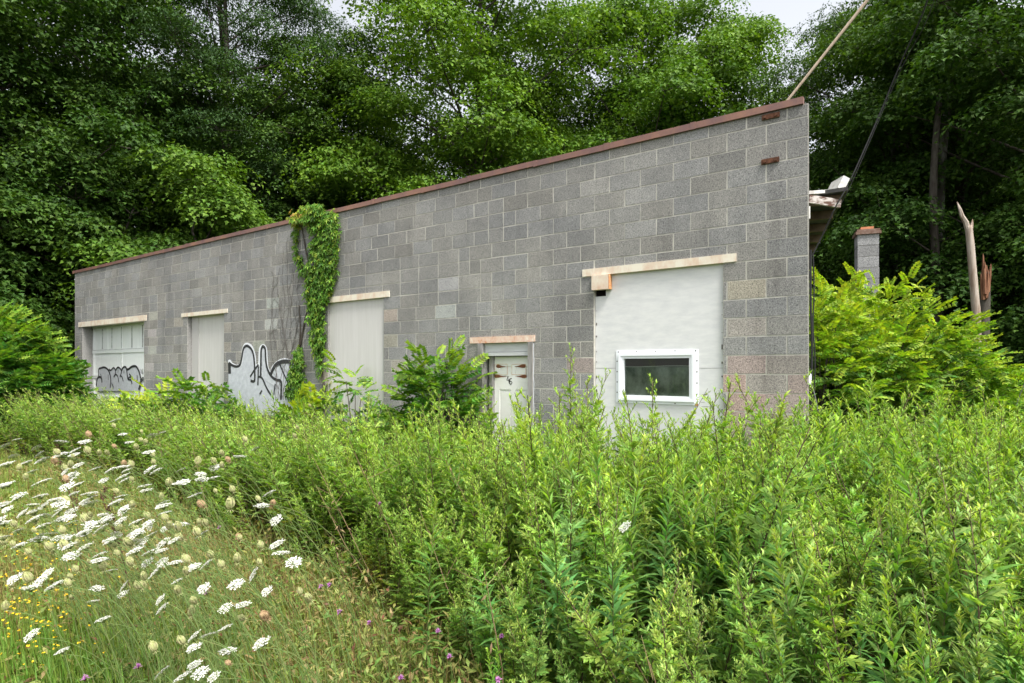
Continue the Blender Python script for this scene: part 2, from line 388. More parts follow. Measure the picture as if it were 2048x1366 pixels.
# ------------------------------------------------------------------ the building
C0 = np.array([593 / (39.8 / .2032), F_PX / (39.8 / .2032), 0.0])
_L = math.hypot(1696.0, F_PX)
A = np.array([-1696.0 / _L, F_PX / _L, 0]); NO = np.array([A[1] * -1, A[0], 0]); NO = NO if NO[1] < 0 else -NO   # along the wall, and out of it
UP = np.array([0, 0, 1.0])
def WP(u, z, o=0.0): return C0 + A * u + NO * o + UP * z
def uz(px, py, o=0.0):
    """photo pixel -> (u, z) on the wall plane moved out by o"""
    d = np.array([(px - 1024) / F_PX, 1.0, (HORIZON - py) / F_PX]); e = np.array([0, 0, EYE])
    t = np.dot(C0 + NO * o - e, NO) / np.dot(d, NO); p = e + d * t - C0
    return float(np.dot(p, A)), float(p[2])
def wbox(mb, u0, u1, z0, z1, o0, o1, **k):
    mb.hexa([WP(u0, z0, o0), WP(u0, z0, o1), WP(u1, z0, o1), WP(u1, z0, o0), WP(u0, z1, o0), WP(u0, z1, o1), WP(u1, z1, o1), WP(u1, z1, o0)], **k)

WL, WT = 18.97, 4.466
bld = empty('block_building', tuple(C0))
tag(bld, 'long grey concrete block building with boarded openings, rusty lintels and a sloping metal coping line', 'building')
bld.location = (0, 0, 0)
# openings: (u0, u1, z0, z1, recess)
OPEN = [(14.71, 18.44, -.1, 2.925, .26), (11.09, 12.61, -.1, 2.92, .10), (6.27, 7.68, -.1, 2.92, .03), (3.44, 4.22, -.1, 2.12, .12), (.858, 2.451, -.1, 2.925, .035)]
def sub_rect(r, h):
    a, b, c, d = r; e, f, g, i = h
    if e >= b or f <= a or g >= d or i <= c: return [r]
    out = []
    if e > a: out.append((a, e, c, d))
    if f < b: out.append((f, b, c, d))
    m0, m1 = max(a, e), min(b, f)
    if g > c: out.append((m0, m1, c, g))
    if i < d: out.append((m0, m1, i, d))
    return out
SD = nrm(np.array([.36, .933, 0])); SNR = np.array([SD[1], -SD[0], 0])
def mitre(dep): return float(np.dot(SD, A)) * dep / -float(np.dot(SD, NO))
def front_wall():
    rects = [(0, WL, -.1, WT)]
    for u0, u1, z0, z1, _ in OPEN:
        rects = [q for r in rects for q in sub_rect(r, (u0, u1, z0, z1))]
    mb = MB()
    for a, b, c, d in rects:
        if a > .001: wbox(mb, a, b, c, d, -.30, 0.0)
        else:                                                # the end of the wall follows the skew side wall
            e = mitre(.30)
            mb.hexa([WP(a + e, c, -.30), WP(a, c, 0), WP(b, c, 0), WP(b, c, -.30), WP(a + e, d, -.30), WP(a, d, 0), WP(b, d, 0), WP(b, d, -.30)])
    rng = random.Random(5)
    def at(px, py): return uz(px, py)
    special = []   # block under this point -> colour
    for px, py, col in [(911, 566, (.42, .42, .41)), (911, 626, (.42, .42, .41)), (534, 606, (.41, .41, .40)), (535, 647, (.42, .42, .41)), (1490, 578, (.38, .355, .31)),
                        (1490, 650, (.38, .355, .31)), (1165, 727, (.35, .30, .28)), (788, 628, (.37, .34, .30)), (788, 680, (.37, .34, .30)), (788, 728, (.37, .34, .30)),
                        (305, 632, (.38, .375, .36)), (300, 665, (.38, .375, .36)), (303, 700, (.38, .375, .36)), (306, 738, (.39, .38, .36)), (350, 645, (.37, .35, .32)),
                        (520, 690, (.38, .37, .35)), (460, 655, (.36, .345, .31)), (450, 690, (.36, .345, .31)), (620, 560, (.36, .35, .33)), (640, 760, (.37, .34, .31))]:
        special.append((*at(px, py), col))
    B = MB(); z = .069 - .2032; row = -1; g = .0056
    while z < WT - .03:
        z1 = min(z + .2032, WT + .02)
        off = 0.0 if row % 2 == 0 else .2032
        cut = rng.uniform(3.6, 4.6) if row > 8 else 99
        edges = [0.0]; u = off if off else .4064
        while u < WL:
            edges.append(u)
            if u < cut <= u + .4064: u += .2032 + rng.choice([.0, .06])
            else: u += .4064
        edges.append(WL)
        for u0, u1 in zip(edges[:-1], edges[1:]):
            if u1 - u0 < .03: continue
            v = rng.gauss(.268, .014); wm = rng.uniform(-.006, .008)
            if rng.random() < .05: v *= .88
            if rng.random() < .05: v *= 1.12
            col = [v + wm, v + wm * .3, v - wm - .004]
            for su, sz, sc_ in special:
                if u0 <= su < u1 and z <= sz < z1: col = [c * rng.uniform(.95, 1.03) for c in sc_]
            # pale pink paint rubbed over the lowest blocks by the corner
            um, zm = (u0 + u1) / 2, (z + z1) / 2
            if um < .95 and zm < 1.95:
                f = rng.choice([.15, .55, .9]) if zm > 1.2 else rng.choice([.5, .8])
                if zm > 1.75 and um < .4: f *= .2
                col = [a * (1 - f) + b * f for a, b in zip(col, (.40, .30, .275))]
            rects2 = [(u0 + g, u1 - g * rng.uniform(.6, 1.3), z + g, z1 - g * rng.uniform(.6, 1.3))]
            for o in OPEN: rects2 = [q for r in rects2 for q in sub_rect(r, (o[0] - .004, o[1] + .004, o[2], o[3]))]
            for a, b, c, d in rects2:
                if b - a > .012 and d - c > .012:
                    d = min(d, WT - .002)
                    j = lambda: rng.uniform(-.0025, .0025)
                    o1 = .0025 + rng.uniform(0, .002); e = .0015
                    fr = [(a + j(), c + j()), (b + j(), c + j()), (b + j(), d + j()), (a + j(), d + j())]
                    V = [WP(q[0], q[1], -.002) for q in fr] + [WP(q[0] + (e if q[0] < (a + b) / 2 else -e), q[1] + (e if q[1] < (c + d) / 2 else -e), o1) for q in fr]
                    B.add(V, np.array([(4, 5, 6, 7)[::-1], (0, 1, 5, 4), (1, 2, 6, 5), (2, 3, 7, 6), (3, 0, 4, 7)]), col=col)
        z += .2032; row += 1
    reveals = []
    for u0, u1, z0, z1, dep in OPEN[:4]:
        for a, b in ((u0, u0 + .006), (u1 - .006, u1)):
            rv = MB(); reveals.append(rv); wbox(rv, a, b, -.09, z1 - .002, -dep - .01, -.001)
    wall = mb.build('front_wall', M['mortar'], bld)
    en = MB(); e = mitre(.30); k = -.004
    en.hexa([WP(e + k, -.1, -.30), WP(k, -.1, -.006), WP(0, -.1, -.006), WP(e, -.1, -.30), WP(e + k, WT - .01, -.30), WP(k, WT - .01, -.006), WP(0, WT - .01, -.006), WP(e, WT - .01, -.30)])
    en.build('end_face', M['side_block'], wall)
    B.build('block_face', M['block'], wall)
    for rv in reveals: rv.build('reveal', M['concrete'], wall)
    return wall
wall = front_wall()

def coping():
    mb = MB(); rng = random.Random(2); u = .045
    while u < WL + .05:
        L = min(rng.uniform(.9, 1.15), WL + .06 - u); dz = rng.uniform(-.004, .004); do = rng.uniform(-.003, .003)
        k = rng.uniform(.85, 1.2)
        wbox(mb, u, u + L - .004, WT - .006 + dz, WT + .066 + dz, (-.33 if u > .1 else -.03), .034 + do, tint=rng.random())
        wbox(mb, u + L - .03, u + L + .03, WT - .010 + dz, WT + .071 + dz, -.335, .038 + do, tint=.1)
        u += L
        if L < .5: break
    return mb.build('coping', M['coping'], bld)
coping()
def lintel(pts, mat, z0, z1, out=.02):
    mb = MB(); u0, u1 = pts; n = 14
    us = np.linspace(u0, u1, n + 1)
    for i in range(n):   # one continuous angle iron: front leaf and soffit leaf
        wbox(mb, us[i], us[i + 1], z0, z1, 0.006, out, tint=.2 + .25 * random.Random(i * 7 + int(u0 * 50)).random())
    wbox(mb, u0 + .05, u1 - .05, z0 - .004, z0 + .006, -.10, .004, tint=.3)
    return mb.build('lintel', M[mat], bld)
lintel((14.556, 18.68), 'lintel', 2.925, 3.06); lintel((10.94, 12.85), 'lintel', 2.918, 3.0)
lintel((6.126, 7.70), 'lintel', 2.912, 3.01); lintel((3.33, 4.454), 'lintel_rusty', 2.118, 2.206); lintel((.713, 2.608), 'lintel', 2.92, 3.01)

def garage_door():
    o = -.26; mb = MB(); u0, u1 = 14.72, 18.43
    wbox(mb, u0, u1, -.05, 2.93, o - .05, o)
    z = 2.93
    for k, (za, zb) in enumerate([(2.88, 2.28), (2.18, 1.56), (1.50, .98), (.92, .35)]):
        wbox(mb, u0, u1, za, za + (.06 if k == 0 else .10), o + .002, o + .022)
        nn = 4
        for i in range(nn + 1):
            uc = u0 + .06 + (u1 - u0 - .12) * i / nn; hw = .06 if i in (0, nn) else .035
            if k == 0 or i in (0, nn) or k == 1 and i == 2: wbox(mb, uc - hw, uc + hw, zb, za, o + .002, o + .012)
    d = mb.build('garage_door', M['garage_paint'], bld)
    gv = MB()                                                # the dark joints between the sections
    for zz in (2.275, 1.545): wbox(gv, u0, u1, zz - .006, zz + .006, o + .002, o + .024)
    for i in range(1, 6):
        uc = u0 + .05 + (u1 - u0 - .1) * i / 6
        wbox(gv, uc - .008, uc + .008, 2.30, 2.86, o + .002, o + .0215)
        if i == 3: wbox(gv, uc - .006, uc + .006, 1.58, 2.16, o + .002, o + .0215)
    gv.build('section_joint', plain('joint_grime', (.30, .31, .30), .8, .2, (6, (.55, .57, .55), .4, .65)), d)
    return d, o
gdoor, GO = garage_door()

def panel(u0, u1, z1, o, mat, name='boarded_panel', label=None):
    mb = MB(); wbox(mb, u0, u1, -.05, z1, o - .03, o)
    p_ = mb.build(name, M[mat], bld)
    if label: p_['label'] = label
    return p_
p2 = panel(11.095, 12.60, 2.925, -.10, 'grey_panel', label='narrow grey boarded panel beside the graffiti')
mb = MB(); wbox(mb, 12.30, 12.593, -.05, 2.915, -.099, -.088); mb.build('side_strip', plain('strip_paint', (.42, .41, .40), .7, .2), p2)
p3 = panel(6.275, 7.675, 2.925, -.03, 'grey_panel', label='light grey boarded panel right of the creeper')

def ribbon(mb, P, wd, o, **k):
    """a paint stroke of width wd (number or list) along points (u, z), lying at o"""
    P = np.array(P, float); t = nrm(np.gradient(P, axis=0)); nn = np.stack([-t[:, 1], t[:, 0]], 1)
    w_ = np.broadcast_to(np.asarray(wd, float), (len(P),))[:, None] / 2
    a, b = P - nn * w_, P + nn * w_
    V = []
    for p, q in zip(a, b): V += [WP(p[0], p[1], o), WP(q[0], q[1], o)]
    mb.add(V, np.array([(2 * i, 2 * i + 1, 2 * i + 3, 2 * i + 2) for i in range(len(P) - 1)]), **k)
def win_panel():
    o = -.03
    hole = (1.20, 2.10, 1.38, 1.94); rects = [(.862, 2.447, -.05, 2.922)]
    rects = [q for r in rects for q in sub_rect(r, hole)]
    notch = (2.30, 2.46, 2.66, 2.93)
    rects = [q for r in rects for q in sub_rect(r, notch)]
    mb = MB()
    for a, b, c, d in rects: wbox(mb, a, b, c, d, o - .02, o)
    p_ = mb.build('plywood_panel', M['plywood'], bld); p_['label'] = 'white painted plywood sheet holding the small window'
    s = MB()                                                 # horizontal seam, screws along the edges, ragged splits by the corner
    wbox(s, .864, 1.13, 1.758, 1.762, o, o + .0015); wbox(s, 2.17, 2.445, 1.758, 1.762, o, o + .0015)
    p_s = s.build('board_seam', M['jamb'], p_)
    s = MB(); rng = random.Random(4)
    for k in range(13):
        z = 2.5 - k * .17
        for u in (2.43, .876): wbox(s, u - .006, u + .006, z - .006 + rng.uniform(-.03, .03), z + .006 + rng.uniform(-.03, .03), o, o + .003)
    for k in range(4):
        a = 1.12 - rng.uniform(0, .03); z = 1.33 + k * .045 + rng.uniform(-.015, .015); wbox(s, a - rng.uniform(.03, .10), a, z, z + .003, o, o + .0012)
    s.build('screw', M['screw'], p_)
    hb = MB(); wbox(hb, 2.26, 2.46, 2.60, 2.93, -.30, -.062); hb.build('notch_shade', M['dark_hole'], p_)  # near-black block standing in for the shade inside the notch
    # window
    f = MB(); U0, U1, Z0, Z1 = 1.141, 2.156, 1.337, 1.972
    def frame(mb_, a, b, c, d, wd, o0, o1):
        wbox(mb_, a, b, d - wd, d, o0, o1); wbox(mb_, a, b, c, c + wd, o0, o1)
        wbox(mb_, a, a + wd, c + wd, d - wd, o0, o1); wbox(mb_, b - wd, b, c + wd, d - wd, o0, o1)
    frame(f, U0, U1, Z0, Z1, .052, o + .001, o + .010)
    frame(f, U0 + .038, U1 - .038, Z0 + .034, Z1 - .034, .030, o + .010, o + .030)
    frame(f, U0 + .068, U1 - .068, Z0 + .062, Z1 - .062, .034, o - .04, o + .016)
    win = f.build('window', M['white_vinyl'], bld)
    g_ = MB(); wbox(g_, U0 + .098, U1 - .098, Z0 + .092, Z1 - .092, o - .022, o - .016); g_.build('pane', M['glass'], win)
    sc = MB()
    for k in range(5):
        u = U0 + .03 + k * (U1 - U0 - .06) / 4
        for z in (Z0 + .013, Z1 - .013): wbox(sc, u - .006, u + .006, z - .006, z + .006, o + .010, o + .013)
    for k in range(1, 5):
        z = Z0 + k * (Z1 - Z0) / 5
        for u in (U0 + .013, U1 - .013): wbox(sc, u - .006, u + .006, z - .006, z + .006, o + .010, o + .013)
    sc.build('screw', M['screw'], win)
    r_ = MB(); wbox(r_, U0 + .0, U0 + .035, Z0 - .004, Z0 + .02, o + .0105, o + .0125); r_.build('rust_spot', M['orange_rust'], win)
    # added strips behind the pane, coloured like the reflections in it
    bl = MB(); wbox(bl, 1.19, 2.11, 1.38, 1.775, o - .040, o - .030)
    bl.build('reflection_board', plain('reflection_board', (.46, .50, .45), .8, .2, (4, (.10, .13, .10), .36, .64), stretch=(1, 1, .7)), win)
    b2 = MB(); wbox(b2, 1.19, 2.11, 1.788, 1.94, o - .042, o - .032); b2.build('pane_dark_strip', plain('pane_dark_strip', (.14, .115, .12), .8, .2), win)
    b3 = MB(); P3 = [(1.19 + .92 * t, 1.782 + .006 * math.sin(t * 6)) for t in np.linspace(0, 1, 12)]; ribbon(b3, P3, .010, o - .0285); b3.build('pane_pale_line', M['aged_white'], win)
win_panel()
# rusty sheet box hanging from the lintel over the window
mb = MB(); u0, z0 = uz(1221, 577); u1, _ = uz(1187, 577)
wbox(mb, u0, u1, 2.735, 2.915, -.028, .055)
bx = mb.build('shutter_box', M['lintel'], bld)
mb = MB(); wbox(mb, u0 - .006, u0 - .001, 2.735, 2.915, -.028, .057); mb.build('rusty_flange', M['orange_rust'], bx)

def front_door():
    o = -.12
    mb = MB(); wbox(mb, 3.44, 4.10, -.05, 1.925, o - .04, o)
    # raised stiles and rails of a six panel door; panels lie lower
    zs = [(1.925, 1.79), (1.63, 1.46), (.92, .78)]
    for za, zb in zs: wbox(mb, 3.442, 4.098, zb, za, o + .001, o + .012)
    for a, b in ((3.442, 3.53), (3.735, 3.805), (4.01, 4.098)):
        for za, zb in ((1.79, 1.63), (1.46, .92), (.78, -.04)): wbox(mb, a, b, zb, za, o + .001, o + .012)
    for a, b in ((3.555, 3.71), (3.83, 3.985)):
        for za, zb in ((1.77, 1.65), (1.43, .95), (.75, .1)): wbox(mb, a, b, zb, za, o + .001, o + .007)
    d = mb.build('front_door', M['door_paint'], bld)
    for (ax, ay), (bx_, by), wd in [((425, 632), (555, 636), .024), ((830, 625), (680, 636), .026), ((395, 768), (570, 772), .022), ((845, 772), (690, 772), .024)]:
        P = [uz(930 + (ax + (bx_ - ax) * t) / 6.83, 640 + (ay + (by - ay) * t) / 6.83, o + .012) for t in np.linspace(0, 1, 9)]
        prof = np.array([.5, .95, 1, .9, .62, .4, .25, .15, .05]) * wd
        V = []; st = MB()
        for (u, z), h in zip(P, prof): V += [WP(u, z - h, o + .014), WP(u, z + h, o + .014)]
        st.add(V, np.array([(2 * i, 2 * i + 1, 2 * i + 3, 2 * i + 2) for i in range(8)]))
        st.build('rust_stain', M['door_stain'], d)
    for x0, x1 in ((408, 578), (640, 832)):
        g4 = [uz(930 + x / 6.83, 640 + y / 6.83, o + .012) for x, y in ((x0, 605), (x1, 603), (x1, 745), (x0, 747), (x0, 605))]
        rr_ = MB()
        for p_, q_ in zip(g4[:-1], g4[1:]): ribbon(rr_, [(p_[0] + (q_[0] - p_[0]) * t, p_[1] + (q_[1] - p_[1]) * t) for t in np.linspace(0, 1, 5)], .009, o + .0132)
        rr_.build('rust_line', M['pale_rust'], d)
    def glyph(strokes, cx, cy, h, wd):
        g_ = MB(); u, z = uz(cx, cy, o + .012)
        for s_ in strokes: ribbon(g_, [(u - a * h, z + b * h) for a, b in s_], wd, o + .0155)
        return g_
    four = [[(-.05, .5), (-.32, -.15), (.32, -.15)], [(.12, .12), (.12, -.5)]]
    six = [[(.22, .48), (-.05, .42), (-.25, .1), (-.28, -.2), (-.12, -.48), (.12, -.48), (.28, -.22), (.12, .0), (-.12, 0), (-.26, -.18)]]
    glyph(four, 1017, 758.5, .085, .013).build('house_number', M['cable'], d)
    glyph(six, 1021.5, 762.5, .085, .013).build('house_number', M['cable'], d)
    h = MB(); wbox(h, 3.445, 4.215, 1.99, 2.12, -.06, -.035); wbox(h, 3.445, 4.215, 1.935, 1.985, -.10, -.022); h.build('header_board', M['trim_paint'], d)
    j = MB(); wbox(j, 4.10, 4.16, -.05, 1.935, -.13, -.06); wbox(j, 4.222, 4.30, -.05, 2.115, .007, .03); wbox(j, 3.36, 3.436, -.05, 2.115, .007, .03)
    j.build('door_frame', M['jamb'], d)
    c = MB(); ribbon(c, [(3.352 + .006 * math.sin(k * 2.1), 2.1 - k * .11) for k in range(16)], .012, .0095); c.build('caulk_line', M['white_paint'], d)
def smooth_line(P, n=6):
    P = [P[0]] + list(P) + [P[-1]]; out = []
    for i in range(1, len(P) - 2):
        p0, p1, p2_, p3_ = (np.array(q, float) for q in P[i - 1:i + 3])
        for t in np.linspace(0, 1, n, endpoint=False):
            out.append(.5 * ((2 * p1) + (-p0 + p2_) * t + (2 * p0 - 5 * p1 + 4 * p2_ - p3_) * t * t + (-p0 + 3 * p1 - 3 * p2_ + p3_) * t ** 3))
    out.append(np.array(P[-1], float)); return out
def poly_fill(mb, P, o):
    tri = tessellate_polygon([[Vector((p[0], p[1], 0)) for p in P]])
    mb.add([WP(p[0], p[1], o) for p in P], np.array([tuple(t) for t in tri]))
front_door()

def graffiti():
    f = lambda x, y: (420 + x / 7.314, 660 + y / 7.314)
    fill = [(275, 470), (300, 460), (330, 505), (400, 535), (450, 510), (475, 420), (490, 290), (515, 225), (560, 215), (620, 260), (660, 380), (672, 520), (725, 500), (735, 300), (760, 245), (790, 235), (825, 280), (835, 420),
            (850, 560), (895, 640), (920, 560), (980, 490), (1060, 445), (1140, 445), (1240, 490), (1240, 1250), (275, 1250)]
    S = [([(295, 640), (293, 560), (292, 480)], .20), ([(285, 478), (330, 515), (395, 535), (445, 510), (470, 420), (490, 300), (515, 245), (560, 235), (610, 280), (640, 350), (655, 450), (660, 560), (658, 740), (600, 742)], .11),
         ([(595, 685), (640, 610), (690, 540), (712, 520), (712, 640), (708, 810)], .085), ([(748, 690), (752, 500), (755, 320), (765, 265), (785, 240), (815, 280), (822, 400), (835, 520), (870, 620), (920, 690), (980, 730), (1030, 740), (1050, 780), (1048, 930), (1045, 1020)], .11),
         ([(705, 690), (745, 685), (780, 720), (820, 810), (860, 890), (900, 950)], .085), ([(895, 660), (920, 590), (970, 510), (1040, 470), (1120, 460), (1190, 470), (1225, 495)], .15),
         ([(1030, 500), (1080, 620), (1120, 710), (1160, 800)], .07), ([(1185, 480), (1185, 700), (1185, 930)], .08), ([(965, 790), (950, 880), (945, 950)], .07), ([(770, 885), (735, 940)], .07)]
    bk = MB(); fl = MB(); hl = MB()
    P = [uz(*f(*p)) for p in fill]
    poly_fill(fl, P, .0085)
    out = smooth_line(P[:25], 3); ribbon(hl, out, .075, .0095)
    for k, (pts, wd) in enumerate(S): ribbon(bk, [uz(*f(*p)) for p in smooth_line(pts, 6)], wd * .5, .0105 + .0006 * k)
    g_ = fl.build('wall_graffiti', M['silver_paint'], bld)
    hl.build('white_outline', M['white_paint'], g_); bk.build('black_outline', M['black_paint'], g_)
    # the second piece sits on the garage door
    o = GO + .026
    f = lambda x, y: (170 + x / 13.66, 700 + y / 13.66)
    fill = [(330, 930), (340, 780), (390, 700), (385, 520), (500, 475), (570, 490), (650, 540), (700, 545), (780, 480), (830, 510), (900, 470), (990, 500), (1070, 455), (1140, 520), (1200, 520), (1290, 450), (1370, 440), (1450, 510), (1510, 660), (1530, 820), (1490, 1060), (1490, 1120), (340, 1120)]
    S = [([(310, 980), (320, 850), (350, 770), (400, 740), (450, 770), (465, 890)], .13), ([(375, 770), (372, 620), (380, 520), (450, 490), (520, 475), (590, 500), (650, 570), (690, 700), (708, 850), (690, 1030)], .11),
         ([(430, 655), (455, 740)], .06), ([(635, 670), (640, 820)], .05), ([(660, 510), (680, 550), (720, 545), (780, 485), (825, 530), (835, 640), (790, 740)], .085), ([(820, 670), (870, 680), (910, 760), (925, 880)], .075),
         ([(845, 560), (880, 490), (920, 475), (975, 520), (1000, 600), (960, 740)], .09), ([(910, 550), (905, 620)], .05), ([(975, 700), (1020, 740), (1050, 860)], .075), ([(1000, 580), (1040, 490), (1080, 460), (1120, 470), (1145, 550), (1160, 680), (1175, 780), (1220, 810), (1265, 830), (1290, 930)], .095),
         ([(1072, 550), (1070, 640)], .05), ([(1150, 530), (1200, 520), (1260, 470), (1330, 440), (1400, 450), (1460, 530), (1505, 660), (1530, 810), (1510, 950), (1470, 1080)], .11), ([(1210, 650), (1250, 690), (1265, 740), (1210, 745), (1180, 790)], .075),
         ([(1430, 680), (1435, 850)], .06), ([(740, 910), (790, 1020)], .06), ([(1535, 520), (1575, 660), (1590, 510)], .05), ([(1540, 820), (1590, 750), (1610, 790), (1560, 870)], .05)]
    bk = MB(); fl = MB(); poly_fill(fl, [uz(*f(*p), o) for p in fill], o)
    for k, (pts, wd) in enumerate(S): ribbon(bk, [uz(*f(*p), o) for p in smooth_line(pts, 6)], wd * .5, o + .002 + .0005 * k)
    g2 = fl.build('door_graffiti', M['silver_paint'], gdoor); bk.build('black_outline', M['black_paint'], g2)
graffiti()

# rusty tie plates near the top right corner
for px, py in ((1542, 228), (1541, 317)):
    u, z = uz(px, py + 5); mb = MB(); wbox(mb, u - .088, u + .088, z - .026, z + .026, .006, .02)
    pl_ = mb.build('tie_plate', M['rust'], bld)
    b = MB()
    for k in (-.055, .055): wbox(b, u + k - .014, u + k + .014, z - .014, z + .014, .02, .032)
    b.build('bolt', M['rust'], pl_)
# body behind the front wall: side walls run off skew to the street front
def body():
    c1 = C0 + SD * .0 - NO * .305; c0 = WP(WL, 0, -.305)
    ln = 9.0
    def slab(p, q, z0, z1, th):
        d = nrm(q - p); s_ = np.array([-d[1], d[0], 0]) * th
        return [p + UP * z0, q + UP * z0, q + s_ + UP * z0, p + s_ + UP * z0, p + UP * z1, q + UP * z1, q + s_ + UP * z1, p + s_ + UP * z1]
    mb = MB()
    a = c1 + A * (mitre(.305) + .02); b = a + SD * ln; c = c0 - A * .1 + SD * 5.5; d = c0 - A * .1
    for p, q in ((a, b), (b, c), (c, d)): mb.hexa(slab(p, q, -.1, 3.45, .2))
    mb.build('side_wall', M['side_block'], bld)
    r_ = MB()
    e = SNR * .42
    P = [a + e, b + e, c, d]
    V = [p + UP * z for p, z in zip(P, (3.62, 3.42, 3.42, 3.62))] + [p + UP * z for p, z in zip(P, (3.66, 3.46, 3.46, 3.66))]
    r_.hexa(V); r_.build('roof', M['roofing'], bld)
    for k in range(12):
        ra = MB()
        p = a + SD * (.12 + k * .62) + UP * (3.52 - .02 * k * .7) - SNR * .15
        q = p + SNR * .52
        s_ = SD * .045
        ra.hexa([p, q, q + s_, p + s_, p + UP * .095, q + UP * .095, q + s_ + UP * .095, p + s_ + UP * .095])
        ra.build('rafter_tail', M['old_board'], bld)
body()
def front_of(px, py, Y): return np.array([(px - 1024) * Y / F_PX, Y, EYE + (HORIZON - py) * Y / F_PX])
def board(name, a, b, h, th, mat, parent, Y=6.42):
    """a flat board seen from the front, from pixel a to pixel b along its lower edge"""
    p, q = front_of(*a, Y), front_of(*b, Y); d = nrm(q - p); up = np.array([-d[2], 0, d[0]]) * h; back = np.array([0, th, 0])
    mb = MB(); mb.hexa([p, q, q + back, p + back, p + up, q + up, q + back + up, p + back + up])
    return mb.build(name, M[mat], parent)
board('drip_edge', (1606, 389), (1692, 383), .035, .5, 'aged_white', bld, 6.44)
board('fascia_board', (1688, 381), (1700, 357), .075, .25, 'aged_white', bld, 6.41)
board('eave_board', (1618, 405), (1681, 415), .085, .03, 'peeling', bld, 6.40)
board('corner_trim', (1616, 437), (1620.5, 437), .13, .02, 'aged_white', bld, 6.37)

# ------------------------------------------------------------------ loose things on and by the building
mb = MB(); p = front_of(1579, 196, 6.95); q = front_of(1735, 0, 6.75); d = (q - p)
mb.tube([p - d * .75, p, p + d * .5, q, p + d * 1.6], [.015, .015, .016, .018, .019], 8)
o = mb.build('wooden_pole', M['pole_wood']); tag(o, 'slim tan wooden pole slanting up from behind the right end of the wall top', 'pole')
def cable(name, pts, r, mat, label, cat, group=None, sag=0):
    P = [front_of(*p) for p in pts]; P = smooth_line(P, 6)
    mb = MB(); mb.tube(P, r, 5); o = mb.build(name, M[mat]); tag(o, label, cat, group); return o
cable('power_cable', [(1890, -120, 5.3), (1848, 20, 5.7), (1800, 130, 6.0), (1752, 245, 6.2), (1700, 362, 6.3), (1672, 412, 6.35), (1645, 470, 6.45), (1624, 512, 6.5)], .0075, 'cable', 'thick black twisted service cable running down to the broken eave', 'cable')
cable('thin_cable', [(1900, -120, 5.4), (1858, 30, 5.8), (1806, 130, 6.1), (1758, 240, 6.3), (1706, 360, 6.4), (1680, 412, 6.45)], .0035, 'cable', 'thin black line hanging just beside the thick service cable', 'cable')
cable('corner_conduit', [(1621, 500, 6.5), (1621, 600, 6.48), (1624, 690, 6.48), (1622, 790, 6.48), (1621, 870, 6.48)], .012, 'cable', 'black cable running down behind the right corner of the wall', 'cable')
cable('corner_conduit', [(1626, 505, 6.6), (1628, 580, 6.6), (1626, 650, 6.6), (1630, 720, 6.6), (1628, 800, 6.6)], .007, 'cable', 'thinner black cable hanging loose just right of the wall corner', 'cable')
cable('grounding_wire', [(1622, 765, 6.4), (1632, 800, 6.35), (1640, 850, 6.3), (1648, 900, 6.25)], .004, 'wire', 'thin grey wire dropping from the small white box into the weeds', 'wire')
for k, (pts, lb) in enumerate([([(2110, 650, 7.6), (2048, 770, 7.8), (2020, 850, 7.9), (1990, 930, 8.0)], 'grey guy wire slanting into the weeds at the right edge, the left one'), ([(2135, 650, 7.6), (2062, 780, 7.8), (2034, 850, 7.9), (2000, 940, 8.0)], 'grey guy wire slanting into the weeds at the right edge, the right one')]):
    cable('guy_wire', pts, .006, 'wire', lb, 'wire', 'guy wires at the right edge')
mb = MB(); p = front_of(1615, 769, 6.42); mb.box((p[0], p[1], p[2]), (p[0] + .042, p[1] + .05, p[2] + .115)); mb.box((p[0] + .006, p[1] - .006, p[2] + .012), (p[0] + .036, p[1] + .0, p[2] + .10))
bxo = mb.build('junction_box', M['white_vinyl']); tag(bxo, 'small white electrical box on the right corner of the wall above the weeds', 'electrical box')

def chimney():
    b = front_of(1733, 738, 11.2); x, y = b[0], b[1]
    root = empty('chimney', (x, y, 0), R(-21)); tag(root, 'grey concrete block chimney with an orange flue rising behind the bright bush', 'chimney')
    sh = MB(); rng = random.Random(3); z = -.05; s_ = .172
    while z < 4.20:
        v = rng.uniform(.19, .27); e = rng.uniform(-.003, .003)
        sh.box((-s_ - e, -s_ - e, z + .006), (s_ + e, s_ + e, z + .2), col=(v, v * 1.01, v * 1.05)); z += .2032
    sh.box((-s_ + .008, -s_ + .008, -.05), (s_ - .008, s_ - .008, z - .005), col=(.33, .32, .30))
    sh.build('shaft', M['block'], root)
    cp = MB(); cp.box((-.205, -.205, z), (.205, .205, z + .05)); cp.box((-.18, -.18, z + .05), (.19, .19, z + .095)); cp.build('cap', M['cap'], root)
    fl = MB(); fl.box((-.11, -.11, z + .095), (.10, .10, z + .15)); fl.build('flue', M['flue'], root)
chimney()

